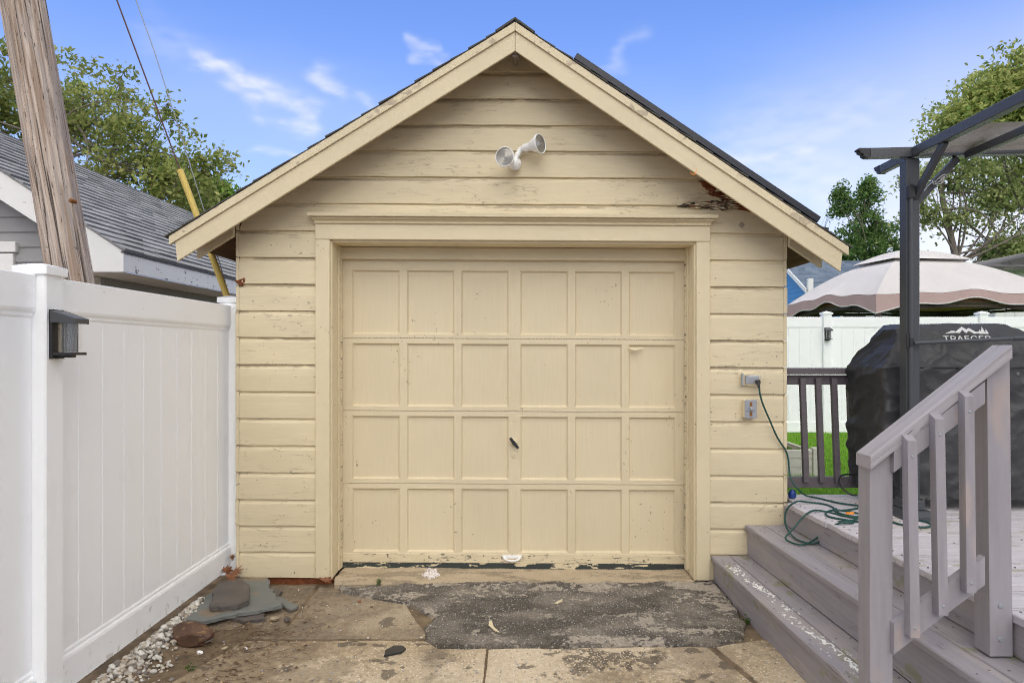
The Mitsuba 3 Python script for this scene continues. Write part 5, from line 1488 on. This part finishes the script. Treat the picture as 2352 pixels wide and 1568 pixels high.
# ------------------------------------------------------------------ stones, litter and weeds on the ground
def flat_stone(name, pts, z0_, th, bsdf, label, cat_, seed, tilt=(0, 0), group=None):
    P = [on(u, v_, z0_ + th)[:2] for u, v_ in pts]
    c = np.mean(P, 0)
    m = slab(P, z0_, z0_ + th, step=.02, amp=.005, freq=9, seed=seed, edge=min(.006, th * .3), rag=.05 if 'slab' in name else .008, tilt=lambda x, y: (x - c[0]) * tilt[0] + (y - c[1]) * tilt[1])
    b = m.vertices[:, 2] <= z0_ + 1e-6
    m.vertices[b, 2] += (m.vertices[b, 0] - c[0]) * tilt[0] + (m.vertices[b, 1] - c[1]) * tilt[1]
    single(name, m, bsdf, label, cat_, smooth=30, group=group)


flat_stone('slate_slab', [(600, 1376), (632, 1378), (668, 1398), (685, 1388), (640, 1366)], -.035, .02, 'slate', 'thin grey slate poking out at the right of the slate pile', 'slate', 61)
flat_stone('slate_slab', [(490, 1412), (560, 1424), (610, 1418), (600, 1392), (520, 1385)], -.04, .025, 'dark_slate', 'dark slate at the bottom of the slate pile', 'slate', 62)
flat_stone('slate_slab', [(615, 1352), (632, 1348), (650, 1356), (628, 1372), (612, 1370)], -.03, .02, 'dark_slate', 'small brown slate shard behind the slate pile', 'slate', 63)
flat_stone('slate_slab', [(425, 1416), (462, 1424), (540, 1410), (646, 1390), (642, 1380), (622, 1352), (617, 1326), (530, 1326), (490, 1352), (452, 1378), (436, 1396)], -.012, .022, 'slate', 'large greenish slate slab near the garage corner', 'slate', 64, tilt=(.02, .01))
flat_stone('slate_slab', [(484, 1388), (510, 1391), (545, 1386), (572, 1378), (574, 1344), (556, 1330), (506, 1334), (490, 1352)], .014, .03, 'dark_slate', 'thick dark slate lying on top of the large slab', 'slate', 65, tilt=(.02, .01))
sb = on(424, 1480, -.03)
m = rock((.135, .082, .066), 7, 4, .22)
m = moved(m, (sb[0], sb[1] + .07, -.005), rz=-.25)
single('boulder', m, 'brown_stone', 'reddish brown stone beside the white gravel', 'stone', smooth=35)
for i, (u, v_, s, b, lab) in enumerate(((632, 1423, .032, 'sill_concrete', 'pale angular stone in front of the slate pile'), (480, 1473, .026, 'dark_slate', 'small dark stone chip right of the brown stone'), (660, 1424, .03, 'dark_slate', 'dark flat stone beside the pale angular stone'), (458, 1500, .022, 'white_paint', 'white pebble in front of the brown stone'), (516, 1490, .02, 'sill_concrete', 'cream pebble lying in the dirt'), (565, 1490, .014, 'white_paint', 'small white pebble on the bare dirt'))):
    p_ = on(u, v_, -.03)
    single('stone', moved(rock((s, s * .7, s * .5), 20 + i, 2, .2), (p_[0], p_[1], -.03 + s * .25), rz=i), b, lab, 'stone', smooth=35)


def scatter(n, region, smin, smax, cols, seed, z=-.032, flat=.6, sub=1):
    r = np.random.default_rng(seed)
    ms, cs = [], []
    base_ = [trimesh.creation.icosphere(subdivisions=sub) for _ in range(6)]
    for i_, b_ in enumerate(base_):
        b_.vertices = b_.vertices * (1 + .3 * (meshkit.fbm(b_.vertices * 1.7 + i_ * 5, 2, seed=i_) - .5))[:, None]
    V_, F_, C_ = [], [], []
    o = 0
    for k_ in range(n):
        x, y = region(r)
        s = r.uniform(smin, smax) * (1 if r.random() < .8 else 1.35)
        R = trimesh.transformations.euler_matrix(r.normal(0, .3), r.normal(0, .3), r.uniform(0, 6.3))[:3, :3]
        b_ = base_[k_ % 6]
        q = (b_.vertices * np.array([1, r.uniform(.6, .9), flat]) * s) @ R.T + np.array([x, y, (z(x, y) if callable(z) else z) + s * flat * r.uniform(.2, .8)])
        V_.append(q); F_.append(b_.faces + o); o += len(q)
        C_.append(np.repeat((np.asarray(cols[r.integers(0, len(cols))]) * r.uniform(.8, 1.15))[None], len(q), 0))
    return trimesh.Trimesh(np.vstack(V_), np.vstack(F_), process=False), np.vstack(C_)


def gravel_region(r):
    while True:
        y = r.uniform(2.75, 4.35)
        w = .27 * np.clip((4.42 - y) / 1.3, .06, 1)
        x = -2.03 + abs(r.normal(0, .5)) * w
        if x < -1.66: return x, y


m, c = scatter(1350, gravel_region, .004, .0165, [(.52, .50, .45), (.45, .40, .33), (.58, .56, .51), (.36, .30, .23), (.18, .16, .14)], 71, z=lambda x, y: -.045 + .085 * min(max((-1.86 - x) / .16, 0), 1) * .62)
single('gravel', m, 'white_pebble', 'white pebbles along the foot of the left fence', 'gravel', smooth=True, kind='stuff', color=c)


def grit_region(r):
    return r.uniform(-1.95, 1.3), r.uniform(2.9, 4.6)


m, c = scatter(900, grit_region, .002, .006, [(.5, .4, .26), (.6, .55, .48), (.2, .19, .18), (.42, .3, .17), (.3, .31, .33)], 72, z=-.031)
single('grit', m, 'grain_color', 'loose grit and tiny stones scattered over the driveway', 'grit', smooth=True, kind='stuff', color=c)

# fibres, twigs and crumbs of dirt at the left
r = np.random.default_rng(73)
ms = []
for i in range(420):
    x, y = r.normal(-1.5, .16), r.normal(3.75, .28)
    if x < -2.0 or x > -.9: continue
    L_ = r.uniform(.015, .07); a_ = r.normal(.1, .5)
    p0 = np.array([x, y, -.026 + r.uniform(0, .006)])
    ms.append(tube([p0, p0 + np.array([math.cos(a_), math.sin(a_), r.normal(0, .06)]) * L_ * .5, p0 + np.array([math.cos(a_ + r.normal(0, .6)), math.sin(a_ + r.normal(0, .6)), 0]) * L_], [.0011, .0014, .0007], 4))
for i in range(160):
    x, y = r.normal(-1.55, .2), r.normal(3.75, .3)
    if x < -2.0 or x > -.8: continue
    ms.append(moved(hull(r.normal(0, .0042, (8, 3)) * np.array([1.6, 1.2, .5])), (x, y, -.028)))
single('debris', cat(*ms), mat('debris_brown', lambda p, n, uv: mix((.05, .032, .02), (.20, .13, .075), noise(p.x * 90, p.y * 90)), .9), 'dark twigs and rotted plant litter on the dirt at the left', 'debris', kind='stuff')

def fallen_leaf(p_, s, rz, rx, ry, label, seed):
    r = np.random.default_rng(seed)
    n = 11
    an = np.linspace(0, 2 * np.pi, 2 * n, endpoint=False)
    rad = np.where(np.arange(2 * n) % 2 == 0, 1.0, .5) * (.7 + .3 * np.cos(an)) * r.uniform(.8, 1.1, 2 * n)
    ring_ = np.c_[np.cos(an) * rad * 1.25, np.sin(an) * rad * .8, .25 * np.sin(an * 2) * rad]
    V_ = np.vstack([ring_, [[0, 0, .12]], ring_ + [0, 0, -.02], [[0, 0, .10]]]) * s
    m_ = 2 * n
    F_ = [(i, (i + 1) % m_, m_) for i in range(m_)] + [(m_ + 1 + (i + 1) % m_, m_ + 1 + i, 2 * m_ + 1) for i in range(m_)] + [(i, m_ + 1 + i, (i + 1) % m_) for i in range(m_)] + [((i + 1) % m_, m_ + 1 + i, m_ + 1 + (i + 1) % m_) for i in range(m_)]
    single('fallen_leaf', moved(trimesh.Trimesh(V_, F_, process=False), p_, rz, rx, ry), 'dry_leaf', label, 'leaf', smooth=35, group=None)


fallen_leaf(at(518, 1310, 4.68), .075, 1.2, .9, .3, 'large upright brown oak leaf at the foot of the fence end', 1)
fallen_leaf(at(536, 1314, 4.68), .065, .3, .4, -.3, 'curled brown leaf next to the garage corner', 2)
fallen_leaf(at(528, 1322, 4.62), .065, -.5, .1, .2, 'brown leaf lying flat before the garage corner', 3)
fallen_leaf(at(532, 1280, 4.76), .045, 1.5, 1.3, .1, 'brown leaf wedged between fence post and garage', 4)
fallen_leaf(at(742, 1330, 4.67), .06, .3, .15, .1, 'brown leaf under the left foot of the door casing', 5)
fallen_leaf(at(737, 1328, 4.72), .035, 1.3, .8, 0, 'crumpled leaf tucked behind the casing foot', 6)
fallen_leaf(on(1905, 1562, -.02), .05, .8, .2, .1, 'brown leaf at the foot of the bottom step', 7)
fallen_leaf(on(824, 1379, -.026), .022, -.6, .1, .1, 'tiny dark leaf curl on the slab before the door', 8)

flat_stone('slate_shard', [(882, 1504), (886, 1490), (905, 1481), (925, 1481), (933, 1487), (922, 1496), (905, 1499)], -.032, .008, 'black_plastic', 'black oval shard lying on the driveway', 'shard', 81)
for u, v_, pts, lab in ((1130, 1437, [(-6, -15), (0, -14), (3, -2), (18, 12), (6, 8), (-8, -4)], 'curved cream paint chip on the asphalt patch'), (1283, 1378, [(-10, 5), (-2, 0), (9, -5), (8, 0), (-2, 5)], 'slim cream paint chip on the asphalt patch')):
    P = [on(u + a, v_ + b, -.004)[:2] for a, b in pts]
    single('paint_chip', prism(Polygon(P), -.012, -.008, 'z'), 'print_white' if False else 'cream_trim', lab, 'paint chip')
P = [on(990 + math.cos(a) * (17 + 5 * math.sin(a * 5)), 1316 + math.sin(a) * (11 + 2.5 * math.cos(a * 7)), .004)[:2] for a in np.linspace(0, 6.28, 40)[:-1]]
single('paint_splat', prism(Polygon(P), -.004, .006, 'z'), mat('splat_white', lambda p, n, uv: mix((.72, .68, .68), (.3, .26, .24), smoothstep(.55, .62, fbm(p.x * 120, p.y * 120, 1, 3))), .6), 'white paint blob on the door threshold', 'paint blob')


def weed(p_, n, h_, spread, label, seed):
    r = np.random.default_rng(seed)
    k = thing('weed', label, 'weed')
    st, lv_ = [], []
    for i in range(n):
        a_ = r.uniform(0, 6.28); L_ = h_ * r.uniform(.5, 1)
        e_ = np.asarray(p_) + np.array([math.cos(a_) * spread * r.random(), math.sin(a_) * spread * r.random(), L_])
        st.append(tube(spline([p_, (np.asarray(p_) + e_) / 2 + r.normal(0, .006, 3), e_], 6), np.linspace(.0014, .0007, 6), 4))
        for t in (.4, .6, .8, 1): lv_.append(np.asarray(p_) * (1 - t) + e_ * t + r.normal(0, .006, 3))
    part(k, 'stem', cat(*st), 'rail_stain' if False else 'bark')
    m_, c_ = leaf_mesh(np.array(lv_), r.uniform(.006, .012, len(lv_)), (.05, .12, .02), (.12, .2, .04), r)
    part(k, 'foliage', m_, 'leaf', color=c_)


weed((gx(1112, 4.61), 4.61, -.01), 8, .06, .03, 'small green weed before the threshold left of centre', 1) if False else weed((gx(868, 4.62), 4.615, -.012), 8, .055, .03, 'small green weed in the crack before the threshold', 1)
pw = on(1720, 1405, -.03)
weed((pw[0], pw[1], -.04), 22, .07, .07, 'green weed tuft beside the bottom step', 2)
pw = on(1715, 1425, -.03)
weed((pw[0], pw[1], -.04), 16, .03, .08, 'low mossy weed patch below the weed tuft', 3)
pw = on(440, 1540, -.03)
weed((pw[0], pw[1], -.03), 6, .03, .03, 'tiny weed sprouting in the white gravel', 4)
